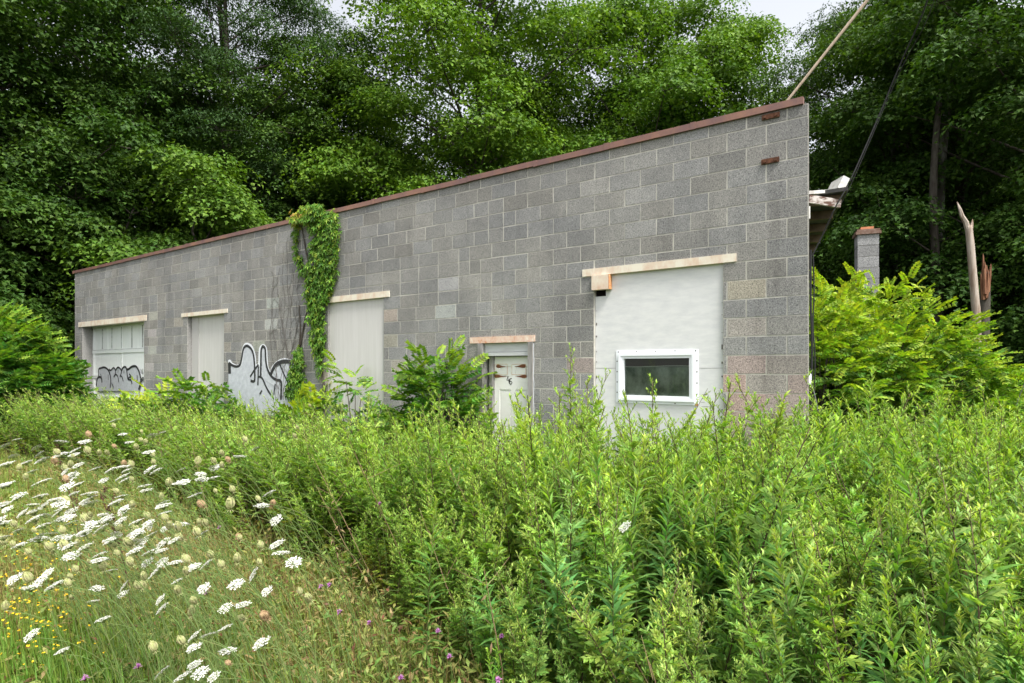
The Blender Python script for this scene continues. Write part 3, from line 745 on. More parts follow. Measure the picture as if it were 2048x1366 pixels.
# ------------------------------------------------------------------ creeper on the wall
def in_poly(pts, poly):
    x, y = pts[:, 0], pts[:, 1]; c = np.zeros(len(pts), bool); n = len(poly)
    for i in range(n):
        x0, y0 = poly[i]; x1, y1 = poly[i - 1]
        c ^= ((y0 > y) != (y1 > y)) & (x < (x1 - x0) * (y - y0) / (y1 - y0 + 1e-12) + x0)
    return c
def creeper(name, polys, n, seed, label, stem_pts, drymost=False, yellow_top=None):
    rng = np.random.default_rng(seed); mb = MB()
    for poly, frac, thick in polys:
        pu = np.array([uz(*p) for p in poly]); k = int(n * frac)
        pts = rng.uniform(pu.min(0), pu.max(0), (k * 6, 2)); pts = pts[in_poly(pts, pu)][:k]
        jig = rng.normal(0, .018, pts.shape); pts = pts + jig; k = len(pts)
        dep = .03 + thick * rng.random(k)
        P = C0 + A * pts[:, :1] + NO * dep[:, None] + UP * pts[:, 1:]
        D = -UP * rng.uniform(.5, 1.1, (k, 1)) + A * rng.normal(0, .55, (k, 1)) + NO * rng.uniform(.15, .6, (k, 1))
        Nn = NO + rng.normal(0, .35, (k, 3)) + UP * .5
        t = np.clip(rng.normal(.42, .2, k), 0, .75)
        if yellow_top is not None:
            hi = np.clip((pts[:, 1] - yellow_top) / .35, 0, 1) * np.clip((pts[:, 0] - 8.0) / .3, 0, 1); t = np.clip(t + hi * rng.uniform(.2, .6, k), 0, 1)
        L = rng.uniform(.06, .105, k); scatter(mb, PALM, P, D, Nn, L, L, t)
    root = empty(name, tuple(WP(*uz(stem_pts[0][0][0], 800), .05)))
    root.location.z = 0; tag(root, label, 'climbing plant')
    off = np.array(root.location)
    o = mb.build('foliage', M['creeper_leaf'], root, loc=None); o.location = tuple(-off)
    st = MB()
    for pts in stem_pts:
        Q = [WP(*uz(*p), .025) for p in smooth_line(pts, 5)]; st.tube(Q, np.linspace(.022, .008, len(Q)), 5)
    s_ = st.build('stem', M['bark'], root); s_.location = tuple(-off)
    return root
creeper('creeper_vine', [([(598, 430), (612, 416), (630, 411), (650, 414), (662, 426), (676, 424), (682, 440), (684, 475), (680, 520), (676, 560), (666, 590), (658, 620), (654, 650), (659, 680), (652, 715), (652, 748), (643, 752), (634, 700), (627, 650), (620, 605), (616, 570), (626, 520), (630, 470), (622, 440)], .86, .11),
                         ([(594, 440), (601, 452), (598, 490), (607, 520), (614, 548), (606, 556), (597, 525), (590, 480)], .06, .05), ([(590, 450), (600, 428), (640, 412), (655, 422), (640, 445), (605, 452)], .10, .2)],
        1500, 3, 'tall leafy green creeper climbing the wall to the coping, yellow at its top', [[(652, 800), (647, 740), (640, 660), (645, 560), (650, 440)], [(640, 600), (618, 520), (605, 450)]], yellow_top=4.15)
creeper('creeper_vine', [([(600, 690), (606, 692), (612, 730), (617, 800), (580, 800), (584, 760), (594, 730)], 1.0, .1)], 330, 8, 'short dark creeper low on the wall just right of the graffiti', [[(598, 800), (601, 700), (603, 660), (600, 610)], [(603, 690), (612, 640), (618, 615)]])
mb = MB(); rng_ = random.Random(12)
for k in range(10):
    x = 552 + k * 5.2; pts = []
    y = 800
    top = rng_.uniform(445, 600)
    while y > top: pts.append((x, y)); x += rng_.uniform(-6, 5.5); y -= 22
    Q = [WP(*uz(*p), .012) for p in smooth_line(pts, 3)]; mb.tube(Q, np.linspace(.0045, .002, len(Q)), 4)
    for j in range(7):
        i = rng_.randrange(len(pts) - 1); a = pts[i]; b = (a[0] + rng_.uniform(-22, 22), a[1] - rng_.uniform(15, 40))
        mb.tube([WP(*uz(*q), .012) for q in (a, ((a[0] + b[0]) / 2 + 3, (a[1] + b[1]) / 2), b)], [.0025, .002, .0012], 4)
for i in range(1):
    o = mb.build('bare_vine', plain('bare_vine', (.12, .11, .10), .9, .1)); tag(o, 'bare grey dead vine stems clinging to the wall left of the leafy creeper', 'dead vine')

# ------------------------------------------------------------------ trees
def tree_mesh(seed, H, Rm, base, lobes, spl, lps, leaf=(.122, .115), lr=1.45, spr=.85, flat=.48, leafmat='maple_leaf', bark='bark', r0=.2, tpl=MAPLE, top=.5):
    """trunk and limbs, and a crown of leafy lobes: every lobe is a heap of drooping sprays"""
    rng = np.random.default_rng(seed); tk = MB(); cr = MB()
    zs = np.linspace(0, H * .86, 12); wob = np.cumsum(rng.normal(0, .16, (12, 2)), 0) * (zs[:, None] / H)
    T = np.column_stack([wob, zs]); tk.tube(T, r0 * (1 - zs / H) ** .9 + .012, 8)
    def trunk_at(z): return np.array([np.interp(z, zs, T[:, 0]), np.interp(z, zs, T[:, 1]), z])
    zc = base + (H - base) * top; up_, dn = H - zc, zc - base
    for i in range(lobes):
        f = (i + .5) / lobes; v = 1 - 2 * f                  # spread over the crown's surface from top to bottom
        a = i * 2.39996 + rng.normal(0, .3); h = math.sqrt(max(0, 1 - abs(v) ** 2.2)); k = rng.uniform(.55, .93)
        if i % 4 == 3: k *= .55
        d = np.array([math.cos(a), math.sin(a), 0])
        c = np.array([0, 0, zc + v * (up_ if v > 0 else dn) * (.88 if k > .5 else .6)]) + d * (Rm * h * k) + np.append(rng.normal(0, .25, 2), rng.normal(0, .35))
        zt = np.clip(c[2] - rng.uniform(.5, 1.0) * np.hypot(c[0], c[1]), base * .7, H * .82); p0 = trunk_at(zt)
        lim = np.array(smooth_line([p0, p0 * .5 + c * .5 + UP * rng.uniform(-.2, .35), c], 4)); tk.tube(lim, np.linspace(max(.03, r0 * .34 * (1 - .6 * zt / H)), .014, len(lim)), 5)
        LR = lr * rng.uniform(.75, 1.25)
        for j in range(spl):
            th = j * 2.39996 + rng.random(); ph = rng.uniform(-.35, 1.0)
            od = np.array([math.cos(th) * math.sqrt(1 - min(1, ph * ph)), math.sin(th) * math.sqrt(1 - min(1, ph * ph)), ph * .75])
            out2 = nrm(od * .8 + d * .45); c2 = c + od * LR * rng.uniform(.55, 1.05)
            if j % 2 == 0: tk.tube([c, (c + c2) / 2 + UP * .06, c2], [.014, .010, .005], 4)
            r = spr * rng.uniform(.6, 1.25); n = int(lps * (r / spr) ** 1.7 * rng.uniform(.75, 1.2))
            rho = np.sqrt(rng.random(n)) * r; t2 = rng.random(n) * 2 * np.pi
            rho = rho * (1 + .30 * np.sin(3 * t2 + rng.random() * 6) + .18 * np.sin(5 * t2 + rng.random() * 6))
            x, y = rho * np.cos(t2), rho * np.sin(t2)
            hd = nrm(np.array([out2[0], out2[1], 0.0]) + 1e-4); sd = np.array([-hd[1], hd[0], 0])
            z = -flat * r * (rho / r) ** 2 + rng.normal(0, .13, n) * r + .10 * r * np.sin(x * 5 + j) * np.cos(y * 4.3) - .24 * x
            P = c2 + np.outer(x, hd) * 1.2 + np.outer(y, sd) + np.outer(z, UP)
            out = np.outer(x, hd) + np.outer(y, sd)
            D = nrm(out) * .8 + rng.normal(0, .55, (n, 3)) - UP * .5
            Nn = UP + rng.normal(0, .30, (n, 3)) + out * .42 / r + out2 * .25
            s_ = rng.uniform(.7, 1.25, n)
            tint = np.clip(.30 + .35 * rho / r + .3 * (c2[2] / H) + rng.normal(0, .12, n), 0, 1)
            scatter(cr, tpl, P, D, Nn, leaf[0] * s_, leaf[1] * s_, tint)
    return tk, cr
class TreeKind:
    def __init__(s, name, cat, leafmat='maple_leaf', bark='bark', **k):
        s.name, s.cat, s.first = name, cat, True
        tk, cr = tree_mesh(leafmat=leafmat, bark=bark, **k)
        s.root = empty(name); s.tk = tk.build('trunk', M[bark], s.root, smooth=True); s.cr = cr.build('crown', M[leafmat], s.root)
    def put(s, px, Y, label, sc=1.0, rz=0.0, col=(1, 1, 1), group=None, zs=1.0, dz=0.0):
        o = s.root if s.first else copy_tree(s.root); s.first = False
        x = (px - 1024) * Y / F_PX
        o.location = (x, Y, float(gz(x, Y)) - .05 + dz); o.rotation_euler = (0, 0, rz); o.scale = (sc, sc, sc * zs)
        tag(o, label, s.cat, group)
        for ch in o.children:
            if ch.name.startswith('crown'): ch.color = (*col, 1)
        return o
K1 = TreeKind('maple_tree', 'tree', seed=11, H=18, Rm=5.4, base=2.8, lobes=46, spl=14, lps=205, r0=.24)
K2 = TreeKind('maple_tree', 'tree', seed=23, H=17, Rm=4.6, base=4.0, lobes=38, spl=13, lps=200, r0=.2)
K3 = TreeKind('ash_tree', 'tree', leafmat='fine_leaf', seed=37, H=20, Rm=4.6, base=7.0, lobes=36, spl=13, lps=220, leaf=(.13, .055), lr=1.3, r0=.24)
K4 = TreeKind('understory_tree', 'tree', seed=51, H=7.5, Rm=3.3, base=.4, lobes=24, spl=11, lps=190, lr=1.1, spr=.7, r0=.09, top=.4)
K5 = TreeKind('maple_tree', 'tree', seed=67, H=16, Rm=5.0, base=1.2, lobes=46, spl=13, lps=205, r0=.2, flat=.52, top=.42)
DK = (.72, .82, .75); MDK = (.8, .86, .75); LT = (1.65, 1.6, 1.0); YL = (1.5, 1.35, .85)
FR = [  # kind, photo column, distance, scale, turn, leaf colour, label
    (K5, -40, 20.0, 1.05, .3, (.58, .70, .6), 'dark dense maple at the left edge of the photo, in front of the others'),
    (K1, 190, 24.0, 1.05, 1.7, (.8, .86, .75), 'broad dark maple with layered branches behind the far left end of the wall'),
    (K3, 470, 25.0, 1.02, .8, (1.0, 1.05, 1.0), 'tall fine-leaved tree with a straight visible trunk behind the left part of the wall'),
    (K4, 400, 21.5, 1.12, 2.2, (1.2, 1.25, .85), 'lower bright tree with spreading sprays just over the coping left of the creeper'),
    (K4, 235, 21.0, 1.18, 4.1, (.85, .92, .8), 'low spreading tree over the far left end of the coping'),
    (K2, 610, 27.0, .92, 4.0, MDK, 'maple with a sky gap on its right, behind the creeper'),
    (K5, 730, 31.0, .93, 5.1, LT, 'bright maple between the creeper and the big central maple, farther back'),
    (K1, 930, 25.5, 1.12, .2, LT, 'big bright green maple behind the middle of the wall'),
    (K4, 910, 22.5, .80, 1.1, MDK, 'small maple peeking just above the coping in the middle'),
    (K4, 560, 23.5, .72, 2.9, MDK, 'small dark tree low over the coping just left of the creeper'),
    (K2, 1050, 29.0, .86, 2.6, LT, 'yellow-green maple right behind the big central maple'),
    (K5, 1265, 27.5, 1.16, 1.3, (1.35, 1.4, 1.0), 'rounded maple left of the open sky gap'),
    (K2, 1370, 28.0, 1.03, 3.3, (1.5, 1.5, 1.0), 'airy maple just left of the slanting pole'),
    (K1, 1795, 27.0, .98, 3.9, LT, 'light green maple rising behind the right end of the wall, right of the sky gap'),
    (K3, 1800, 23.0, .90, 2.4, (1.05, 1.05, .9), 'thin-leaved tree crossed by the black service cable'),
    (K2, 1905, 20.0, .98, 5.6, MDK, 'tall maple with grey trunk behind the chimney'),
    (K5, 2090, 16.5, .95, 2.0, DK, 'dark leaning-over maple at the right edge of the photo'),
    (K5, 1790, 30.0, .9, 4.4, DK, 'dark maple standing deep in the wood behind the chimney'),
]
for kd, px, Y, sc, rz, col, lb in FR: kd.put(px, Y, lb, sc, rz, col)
rngt = random.Random(77)
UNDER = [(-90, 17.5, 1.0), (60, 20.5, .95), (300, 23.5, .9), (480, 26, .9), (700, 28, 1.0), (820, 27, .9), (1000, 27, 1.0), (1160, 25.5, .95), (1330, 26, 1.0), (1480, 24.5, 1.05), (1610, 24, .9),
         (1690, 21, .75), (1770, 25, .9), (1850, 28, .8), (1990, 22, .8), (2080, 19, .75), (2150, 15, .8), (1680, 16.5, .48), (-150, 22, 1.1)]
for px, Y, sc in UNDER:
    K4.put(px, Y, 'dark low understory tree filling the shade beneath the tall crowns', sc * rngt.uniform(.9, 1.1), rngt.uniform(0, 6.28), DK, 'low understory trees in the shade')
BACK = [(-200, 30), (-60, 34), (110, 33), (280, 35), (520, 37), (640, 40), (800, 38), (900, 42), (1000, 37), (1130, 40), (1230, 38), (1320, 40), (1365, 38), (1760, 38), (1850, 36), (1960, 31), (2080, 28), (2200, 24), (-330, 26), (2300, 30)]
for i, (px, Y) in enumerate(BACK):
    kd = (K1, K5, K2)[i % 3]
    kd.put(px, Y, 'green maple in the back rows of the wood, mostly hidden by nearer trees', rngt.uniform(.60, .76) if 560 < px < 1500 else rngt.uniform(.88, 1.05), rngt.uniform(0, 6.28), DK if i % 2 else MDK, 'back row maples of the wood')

def snag(name, pts, rad, mat, label, extra=()):
    P = [front_of(*p) for p in pts]; b = P[0].copy(); b[2] = float(gz(b[0], b[1])) - .1
    root = empty(name, tuple(b)); tag(root, label, 'dead tree')
    mb = MB(); Q = [np.zeros(3)] + [p - b for p in P]
    Q = [np.array(q) for q in smooth_line(Q, 4)]; rr = np.interp(np.linspace(0, 1, len(Q)), np.linspace(0, 1, len(rad)), rad)
    mb.tube(Q, rr, 8); mb.build('trunk', M[mat], root, smooth=True)
    return root, b
r_, b_ = snag('dead_snag', [(1953, 660, 13), (1950, 600, 13), (1945, 540, 13), (1941, 490, 13), (1937, 452, 13)], [.10, .085, .078, .075, .072, .066], 'dead_wood', 'pale broken dead trunk with a forked tip right of the chimney')
mb = MB(); f3 = lambda *p: front_of(*p) - b_
mb.tube([f3(1938, 468, 13), f3(1932, 445, 13), f3(1924, 432, 13), f3(1920, 418, 13), f3(1914, 404, 13.05)], [.05, .052, .042, .03, .008], 6); mb.build('stub', M['dead_wood'], r_)
mb = MB(); mb.tube([f3(1938, 470, 13), f3(1942, 455, 13), f3(1944, 447, 13), f3(1945, 438, 13)], [.045, .040, .026, .006], 6); mb.build('stub', M['dead_wood'], r_)
r_, b_ = snag('snapped_trunk', [(1968, 660, 13.6), (1970, 600, 13.6), (1971, 545, 13.6)], [.11, .11, .10, .09], 'bark', 'reddish snapped-off trunk with a splintered top beside the pale dead trunk')
mb = MB(); rngs = random.Random(3)
for k in range(16):
    a = k * 2.4; rr = 9 * math.sqrt((k + .5) / 16); x = 1971 + rr * math.cos(a); yy = 13.6 + .10 * math.sin(a) * rr / 9 - .05
    top = 507 if k == 4 else rngs.uniform(524, 548); p = front_of(x * .6 + 1970 * .4, 580 + rngs.uniform(0, 22), yy) - b_; t = front_of(x + rngs.uniform(-3, 3), top, yy) - b_
    mb.tube([p, p * .45 + t * .55, p * .1 + t * .9, t], [.04, .034, .018, .004], 5)
mb.build('splinter', M['red_wood'], r_)
def bare_trunk(pts, rad, mat, label):
    r_, b_ = snag('tall_tree', pts, rad, mat, label); r_['category'] = 'tree'
bare_trunk([(1872, 560, 17), (1868, 470, 17), (1866, 400, 17), (1870, 300, 17.2), (1880, 180, 17.4)], [.12, .115, .11, .10, .09, .07], 'bark', 'straight dark trunk standing in the shade between chimney and dead trunk')
bare_trunk([(1880, 420, 18.6), (1892, 240, 18.5), (1908, 150, 18.4), (1928, 60, 18.3), (1945, -40, 18.2)], [.12, .12, .11, .10, .09, .08], 'pale_bark', 'crooked lichen-grey trunk at the upper right, leaning outward')
bare_trunk([(1790, 420, 22), (1786, 300, 22), (1782, 150, 22), (1776, 60, 22), (1772, -60, 22)], [.08, .08, .075, .065, .055, .04], 'pale_bark', 'slim pale forked trunk behind the black cable at the upper right')
bare_trunk([(432, 400, 26.5), (436, 300, 26.5), (452, 190, 26.6), (446, 90, 26.7), (436, -30, 26.8)], [.19, .18, .17, .15, .13, .10], 'bark', 'brown trunk showing between dark sprays above the left part of the wall')

# ------------------------------------------------------------------ bushes with feathered leaves
def bush(name, cx, cy, rx, ry, H, n, seed, mat, tpl, leafL, label, cat='bush', low=.12, tip_shade=1.0, sparse=False, lean=(0, 0)):
    rng = np.random.default_rng(seed); root = empty(name, (cx, cy, float(gz(cx, cy)))); tag(root, label, cat)
    lf = MB(); st = MB()
    for i in range(n):
        a = rng.random() * 2 * np.pi; e = np.arcsin(rng.uniform(low, 1.0)); k = rng.uniform(.5, 1.0) ** .5
        k = min(1.0 if not sparse else 1.2, k * (1 + .16 * math.sin(3 * a + seed) + .10 * math.sin(5 * a + 2 * e * 3)))
        c = np.array([rx * math.cos(e) * math.cos(a) * k + lean[0] * math.sin(e), ry * math.cos(e) * math.sin(a) * k + lean[1] * math.sin(e), H * math.sin(e) * k])
        out = nrm(np.array([c[0] / rx, c[1] / ry, .55 * c[2] / H + .15]))
        b0 = np.array([rng.normal(0, rx * .14), rng.normal(0, ry * .14), 0])
        if i % 3 == 0 or sparse:
            mid = (b0 + c) / 2 + UP * .12 * H; st.tube(smooth_line([b0, mid, c], 4), np.linspace(.018 if not sparse else .014, .005, 9), 4)
        m = int(rng.integers(5, 9)); Lt = rng.uniform(.15, .36)
        tt = np.linspace(.1, 1, m); P = c + np.outer(tt * Lt, out)
        sd = np.where(np.arange(m) % 2, 1, -1)[:, None]; perp = nrm(np.cross(out, UP) + 1e-3)
        D = out * rng.uniform(.3, .9, (m, 1)) + perp * sd * rng.uniform(.5, 1.1, (m, 1)) + rng.normal(0, .28, (m, 3)) + UP * rng.uniform(-.4, .3, (m, 1))
        D[-1] = out
        t = np.clip((.06 + .48 * math.sin(e) + .45 * (k - .7)) * tip_shade + .25 * tt + rng.normal(0, .1, m), 0, 1)  # pales young tips and darkens low, inner leaves as painted shade
        s_ = rng.uniform(.7, 1.15, m) * leafL
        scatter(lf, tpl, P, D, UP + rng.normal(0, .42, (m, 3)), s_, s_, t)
    st.build('stem', M['bark'], root); lf.build('foliage', M[mat], root)
    return root
bush('locust_bush', 5.3, 8.9, 1.75, 1.4, 2.85, 800, 5, 'locust_leaf', LOCUST, .25, 'large bright yellow-green bush with feathered leaves right of the wall corner', low=.03)
bush('locust_bush', 7.2, 10.2, 1.2, 1.1, 2.05, 380, 15, 'locust_leaf', LOCUST, .25, 'lower bright bush spreading at the right, just behind the largest one', low=.03)
bush('locust_bush', 4.2, 8.2, .85, .8, 2.55, 300, 25, 'locust_leaf', LOCUST, .24, 'dark-based green bush hard against the right end of the wall', low=.03)
bush('sumac_bush', -12.9, 14.3, 2.1, 1.6, 3.0, 620, 7, 'sumac_leaf', SUMAC, .36, 'big dark green bush in front of the far left corner of the wall', low=.05)
bush('sumac_bush', -11.4, 14.7, .75, .6, 2.25, 90, 9, 'sumac_leaf', SUMAC, .36, 'slimmer bush reaching over the left side of the garage door', low=.2)
def sapling(px, Y, H, n, seed, label, rx=.5, L=.42, mat='sumac_leaf'):
    x = (px - 1024) * Y / F_PX
    bush('ailanthus_sapling', x, Y, rx, rx * .8, H, n, seed, mat, SUMAC, L, label, 'sapling', low=.35, sparse=True)
sapling(868, 8.35, 1.8, 75, 21, 'feathery green sapling against the wall just left of the white door', .46, .26)
sapling(712, 9.3, 1.5, 22, 22, 'thin sapling with dark leaflets in front of the panel right of the creeper', .36, .28)
sapling(420, 11.9, 1.42, 40, 23, 'wide low sapling under the narrow grey panel, left of the graffiti', .7, .36)
sapling(335, 12.8, 1.0, 26, 24, 'pale yellow-green low sapling right of the garage door', .8, .4, 'locust_leaf')
sapling(590, 10.6, .98, 26, 26, 'low yellow-green sapling below the short creeper', .75, .38, 'locust_leaf')

# ------------------------------------------------------------------ weeds
GA = 2.39996
def goldenrod(seed, H, nleaf, low=False, plume=False):
    rng = np.random.default_rng(seed); st = MB(); lf = MB()
    zs = np.linspace(0, H, 6); bx = rng.normal(0, .02, 2)
    S = np.column_stack([bx[0] * (zs / H) ** 2 * 4 * H, bx[1] * (zs / H) ** 2 * 4 * H, zs]); st.tube(S, np.linspace(.005, .002, 6), 4 if low else 5)
    t = np.linspace(.10, .97, nleaf) ** .9; z = t * H
    P = np.column_stack([np.interp(z, zs, S[:, 0]), np.interp(z, zs, S[:, 1]), z])
    a = np.arange(nleaf) * GA + rng.normal(0, .25, nleaf)
    L = np.interp(t, [0, .2, .5, .75, 1], [.06, .115, .15, .115, .03]) * rng.uniform(.8, 1.2, nleaf) * (H / 1.15) ** .5
    el = np.interp(t, [0, .3, .7, 1], [-.45, .15, .62, 1.25]) + rng.normal(0, .12, nleaf)
    D = np.column_stack([np.cos(a) * np.cos(el), np.sin(a) * np.cos(el), np.sin(el)])
    wd = (.155 if not low else .25) * L * rng.uniform(.8, 1.2, nleaf)
    tint = np.clip(np.interp(t, [0, .15, .5, .85, 1], [.0, .28, .5, .78, .98]) + rng.normal(0, .07, nleaf), 0, 1)
    scatter(lf, LANCE_LOW if low else LANCE, P, D, np.broadcast_to(UP, P.shape) + rng.normal(0, .12, P.shape), L, wd, tint)
    k = 14 if low else 26                                   # crowded young leaves at the tip
    tz = rng.uniform(.88, 1.0, k) * H; P = np.column_stack([np.interp(tz, zs, S[:, 0]), np.interp(tz, zs, S[:, 1]), tz]); a = rng.random(k) * 6.28; el = rng.uniform(.7, 1.35, k)
    D = np.column_stack([np.cos(a) * np.cos(el), np.sin(a) * np.cos(el), np.sin(el)]); scatter(lf, LANCE_LOW, P, D, np.broadcast_to(UP, P.shape), rng.uniform(.025, .055, k), .010, .97)
    if plume:
        for j in range(8):
            z0 = H * rng.uniform(.78, .96); a0 = j * GA; d = np.array([math.cos(a0) * .7, math.sin(a0) * .7, .7]); Lb = rng.uniform(.07, .14) * (1.2 - .5 * (z0 / H))
            b = np.array([np.interp(z0, zs, S[:, 0]), np.interp(z0, zs, S[:, 1]), z0]); st.tube([b, b + d * Lb], [.0018, .001], 3)
            q = 16; tt = rng.random(q); P = b + np.outer(tt * Lb, d); D = d + rng.normal(0, .7, (q, 3)); scatter(lf, LANCE_LOW, P, D, UP + rng.normal(0, .5, (q, 3)), .022, .009, 1.0)
    return st, lf
def mugwort(seed, H, nleaf, low=False):
    rng = np.random.default_rng(seed); st = MB(); lf = MB()
    zs = np.linspace(0, H, 6); bx = rng.normal(0, .025, 2)
    S = np.column_stack([bx[0] * (zs / H) ** 2 * 4 * H, bx[1] * (zs / H) ** 2 * 4 * H, zs]); st.tube(S, np.linspace(.006, .002, 6), 4)
    def at(z): return np.column_stack([np.interp(z, zs, S[:, 0]), np.interp(z, zs, S[:, 1]), z])
    t = np.linspace(.16, .80, nleaf); z = t * H; P = at(z); a = np.arange(nleaf) * GA + rng.normal(0, .3, nleaf)
    L = np.interp(t, [0, .3, .6, .9], [.08, .125, .115, .07]) * rng.uniform(.8, 1.25, nleaf); el = np.interp(t, [0, .35, 1], [-.35, .2, .8]) + rng.normal(0, .15, nleaf)
    D = np.column_stack([np.cos(a) * np.cos(el), np.sin(a) * np.cos(el), np.sin(el)])
    tint = np.clip(np.interp(t, [0, .2, .6, 1], [.0, .2, .55, .85]) + rng.normal(0, .1, nleaf), 0, 1)
    scatter(lf, LOBED_LOW if low else LOBED, P, D, np.broadcast_to(UP, P.shape) + rng.normal(0, .15, P.shape), L, L, tint)
    nb = 10 if low else 20                                    # short upright side shoots with narrow leaves
    for j in range(nb):
        f = .45 + .55 * j / nb; z0 = H * f; b = at(np.array([z0]))[0]; a0 = j * GA + rng.random(); el0 = rng.uniform(.7, 1.1)
        d = np.array([math.cos(a0) * math.cos(el0), math.sin(a0) * math.cos(el0), math.sin(el0)]); Lb = .22 * (1.12 - f) * rng.uniform(.7, 1.3) + .03
        st.tube([b, b + d * Lb], [.002, .001], 3)
        q = 7 if low else 13; tt = np.linspace(.15, 1, q); Pq = b + np.outer(tt * Lb, d); aq = np.arange(q) * GA; eq = rng.uniform(.3, 1.1, q)
        Dq = np.column_stack([np.cos(aq) * np.cos(eq), np.sin(aq) * np.cos(eq), np.sin(eq)]) + d * .4
        Lq = rng.uniform(.02, .05, q) * (1.25 - .5 * f)
        scatter(lf, LANCE_LOW, Pq, Dq, np.broadcast_to(UP, Pq.shape) + rng.normal(0, .2, Pq.shape), Lq, Lq * (.42 if low else .30), np.clip(.55 + .4 * f * rng.uniform(.7, 1.1, q), 0, 1))
    return st, lf
def both(st, lf):   # one frozen plant: stem faces use slot 0, leaves slot 1
    m = MB(); V, F, T = frozen(st); n = len(V); m.V = [V]; m.T = [T]; m.C = [np.ones((n, 3))]; m.F = list(F); m.n = n
    V, F, T = frozen(lf); m.V.append(V); m.T.append(T); m.F += [(f + n, 1) for f, _ in F]; m.n += len(V)
    return frozen(m)
GR_HI = [goldenrod(100 + i, h, 100, False, i % 3 == 2) for i, h in enumerate((1.15, 1.0, 1.25, 1.1, 1.3, .95))]
GR_LO = [both(*goldenrod(140 + i, h, 54, True, i % 3 == 1)) for i, h in enumerate((1.1, 1.0, 1.2, 1.05))]
MW_HI = [mugwort(200 + i, h, 40) for i, h in enumerate((1.2, 1.02, 1.35, 1.1, .9, 1.25, 1.0))]
MW_LO = [both(*mugwort(240 + i, h, 24, True)) for i, h in enumerate((1.15, 1.0, 1.25, 1.1))]

BX = np.array([0.35, 0.2, -.15, -.70, -1.65, -2.75, -3.9, -5.2, -7.2, -10.2, -15.0]); BY = np.array([0, 2.6, 3.5, 4.5, 5.3, 6.2, 7.4, 8.8, 10.4, 12.2, 14.6])
def vnoise(x, y, s, seed=0):
    return np.sin(x * s + seed) * np.cos(y * s * 1.17 + seed * 2.1) * .5 + np.sin(x * s * 2.3 + 1.7 + seed) * np.cos(y * s * 2.1 - .6) * .3
SOFT = 0.0
def weed_ok(x, y):
    xb = np.interp(y, BY, BX) + .28 * vnoise(x, y, 2.0, 3)
    P = np.column_stack([x - C0[0], y - C0[1]]); dw = P @ NO[:2]; u = P @ A[:2]
    infront = (dw > .22) & (u < 19.5)
    right = (u <= -.1) & (y < 14) & (x - 3.2 > (y - 6.2) * .40)
    left = (u >= 19.5) & (y < 16.5)
    hyp = np.hypot(x, y)
    return (x > xb - SOFT) & (infront | right | left) & (hyp > 2.35) & (y > 1.2) & (np.abs(x) < y * .93 + np.where(x > 0, 1.8, .6))
def weed_points(n, seed):
    rng = np.random.default_rng(seed); x = rng.uniform(-16, 13, n); y = rng.uniform(1.6, 17, n)
    global SOFT; SOFT = np.minimum(rng.exponential(.16, n), .8)
    k = weed_ok(x, y); SOFT = 0.0; return x[k], y[k], rng
x, y, rngw = weed_points(36000, 42)
keep = rngw.random(len(x)) < (1 - .55 * (vnoise(x, y, 2.6, 11) > .28)) * np.interp(y, [2, 5, 8, 12, 17], [.85, .8, .6, .48, .42]); x, y = x[keep], y[keep]
# which species grows here: goldenrod in front at the right, mugwort by the wall and along the meadow's edge
edge = x - np.interp(y, BY, BX)
pg = np.clip(.33 + .75 * vnoise(x, y, 1.3, 7) - .35 * (edge < .7) + .12 * (y < 4) * (x > .3), .08, .92)
isg = rngw.random(len(x)) < pg
order = np.argsort(y); x, y, isg, edge = x[order], y[order], isg[order], edge[order]
P = np.column_stack([x, y, gz(x, y) - .02]); n = len(x)
rz = rngw.uniform(0, 6.28, n)
sc = (np.interp(edge, [-.7, -.1, .25, .8], [.35, .55, .92, 1.06]) + (.13 * vnoise(x, y, 1.1, 5) + .14 * vnoise(x, y, 2.3, 9))) * rngw.triangular(.58, 1.0, 1.22, n)
sc = np.where(y < 3.4, sc * np.interp(y, [2, 3.4], [.78, 1]), sc)
sc *= np.interp(x, [-12, -3, 0, 12], [.93, .93, 1.0, 1.08])
lean = np.column_stack([np.interp(x, [-10, -3, 0, 4], [-.42, -.25, -.07, -.02]) + rngw.normal(0, .12, n), rngw.normal(0, .12, n)])
toff = rngw.normal(0, .10, n) + .16 * vnoise(x, y, 1.9, 13)
print('weeds', n, int(isg.sum()))
def own_plants(kinds, sel, name, label, cat, group, smat, lmat):
    protos = []
    for st, lf in kinds:
        r_ = empty(name); st.build('stem', M[smat], r_, smooth=True); lf.build('foliage', M[lmat], r_); protos.append([r_, True])
    for i in sel:
        pr = protos[i % len(protos)]; o = pr[0] if pr[1] else copy_tree(pr[0]); pr[1] = False
        o.location = tuple(P[i]); o.scale = (sc[i],) * 3; o.rotation_mode = 'ZYX'
        o.rotation_euler = (-math.atan(lean[i, 1]), math.atan(lean[i, 0]), rz[i]); tag(o, label, cat, group)
        q = rngw.uniform(.82, 1.2); b_ = rngw.uniform(.8, 1.5)
        for ch in o.children:
            if ch.name.startswith('foliage'): ch.color = (q * rngw.uniform(.85, 1.12), q, q * b_, 1)
gi = np.nonzero(isg)[0]; mi = np.nonzero(~isg)[0]
def split_near(idx, k):
    return idx[:k], idx[k:]
gn, gf = split_near(gi, 180); mn, mf = split_near(mi, 280)
own_plants(GR_HI, list(gn), 'goldenrod_plant', 'upright goldenrod stalk with narrow green leaves in the near weeds', 'wild plant', 'goldenrod stalks in the near weeds', 'goldenrod_stem', 'goldenrod_leaf')
own_plants(MW_HI, list(mn), 'mugwort_plant', 'mugwort stalk with dark stem and lobed leaves in the near weeds', 'wild plant', 'mugwort stalks in the near weeds', 'mugwort_stem', 'mugwort_leaf')
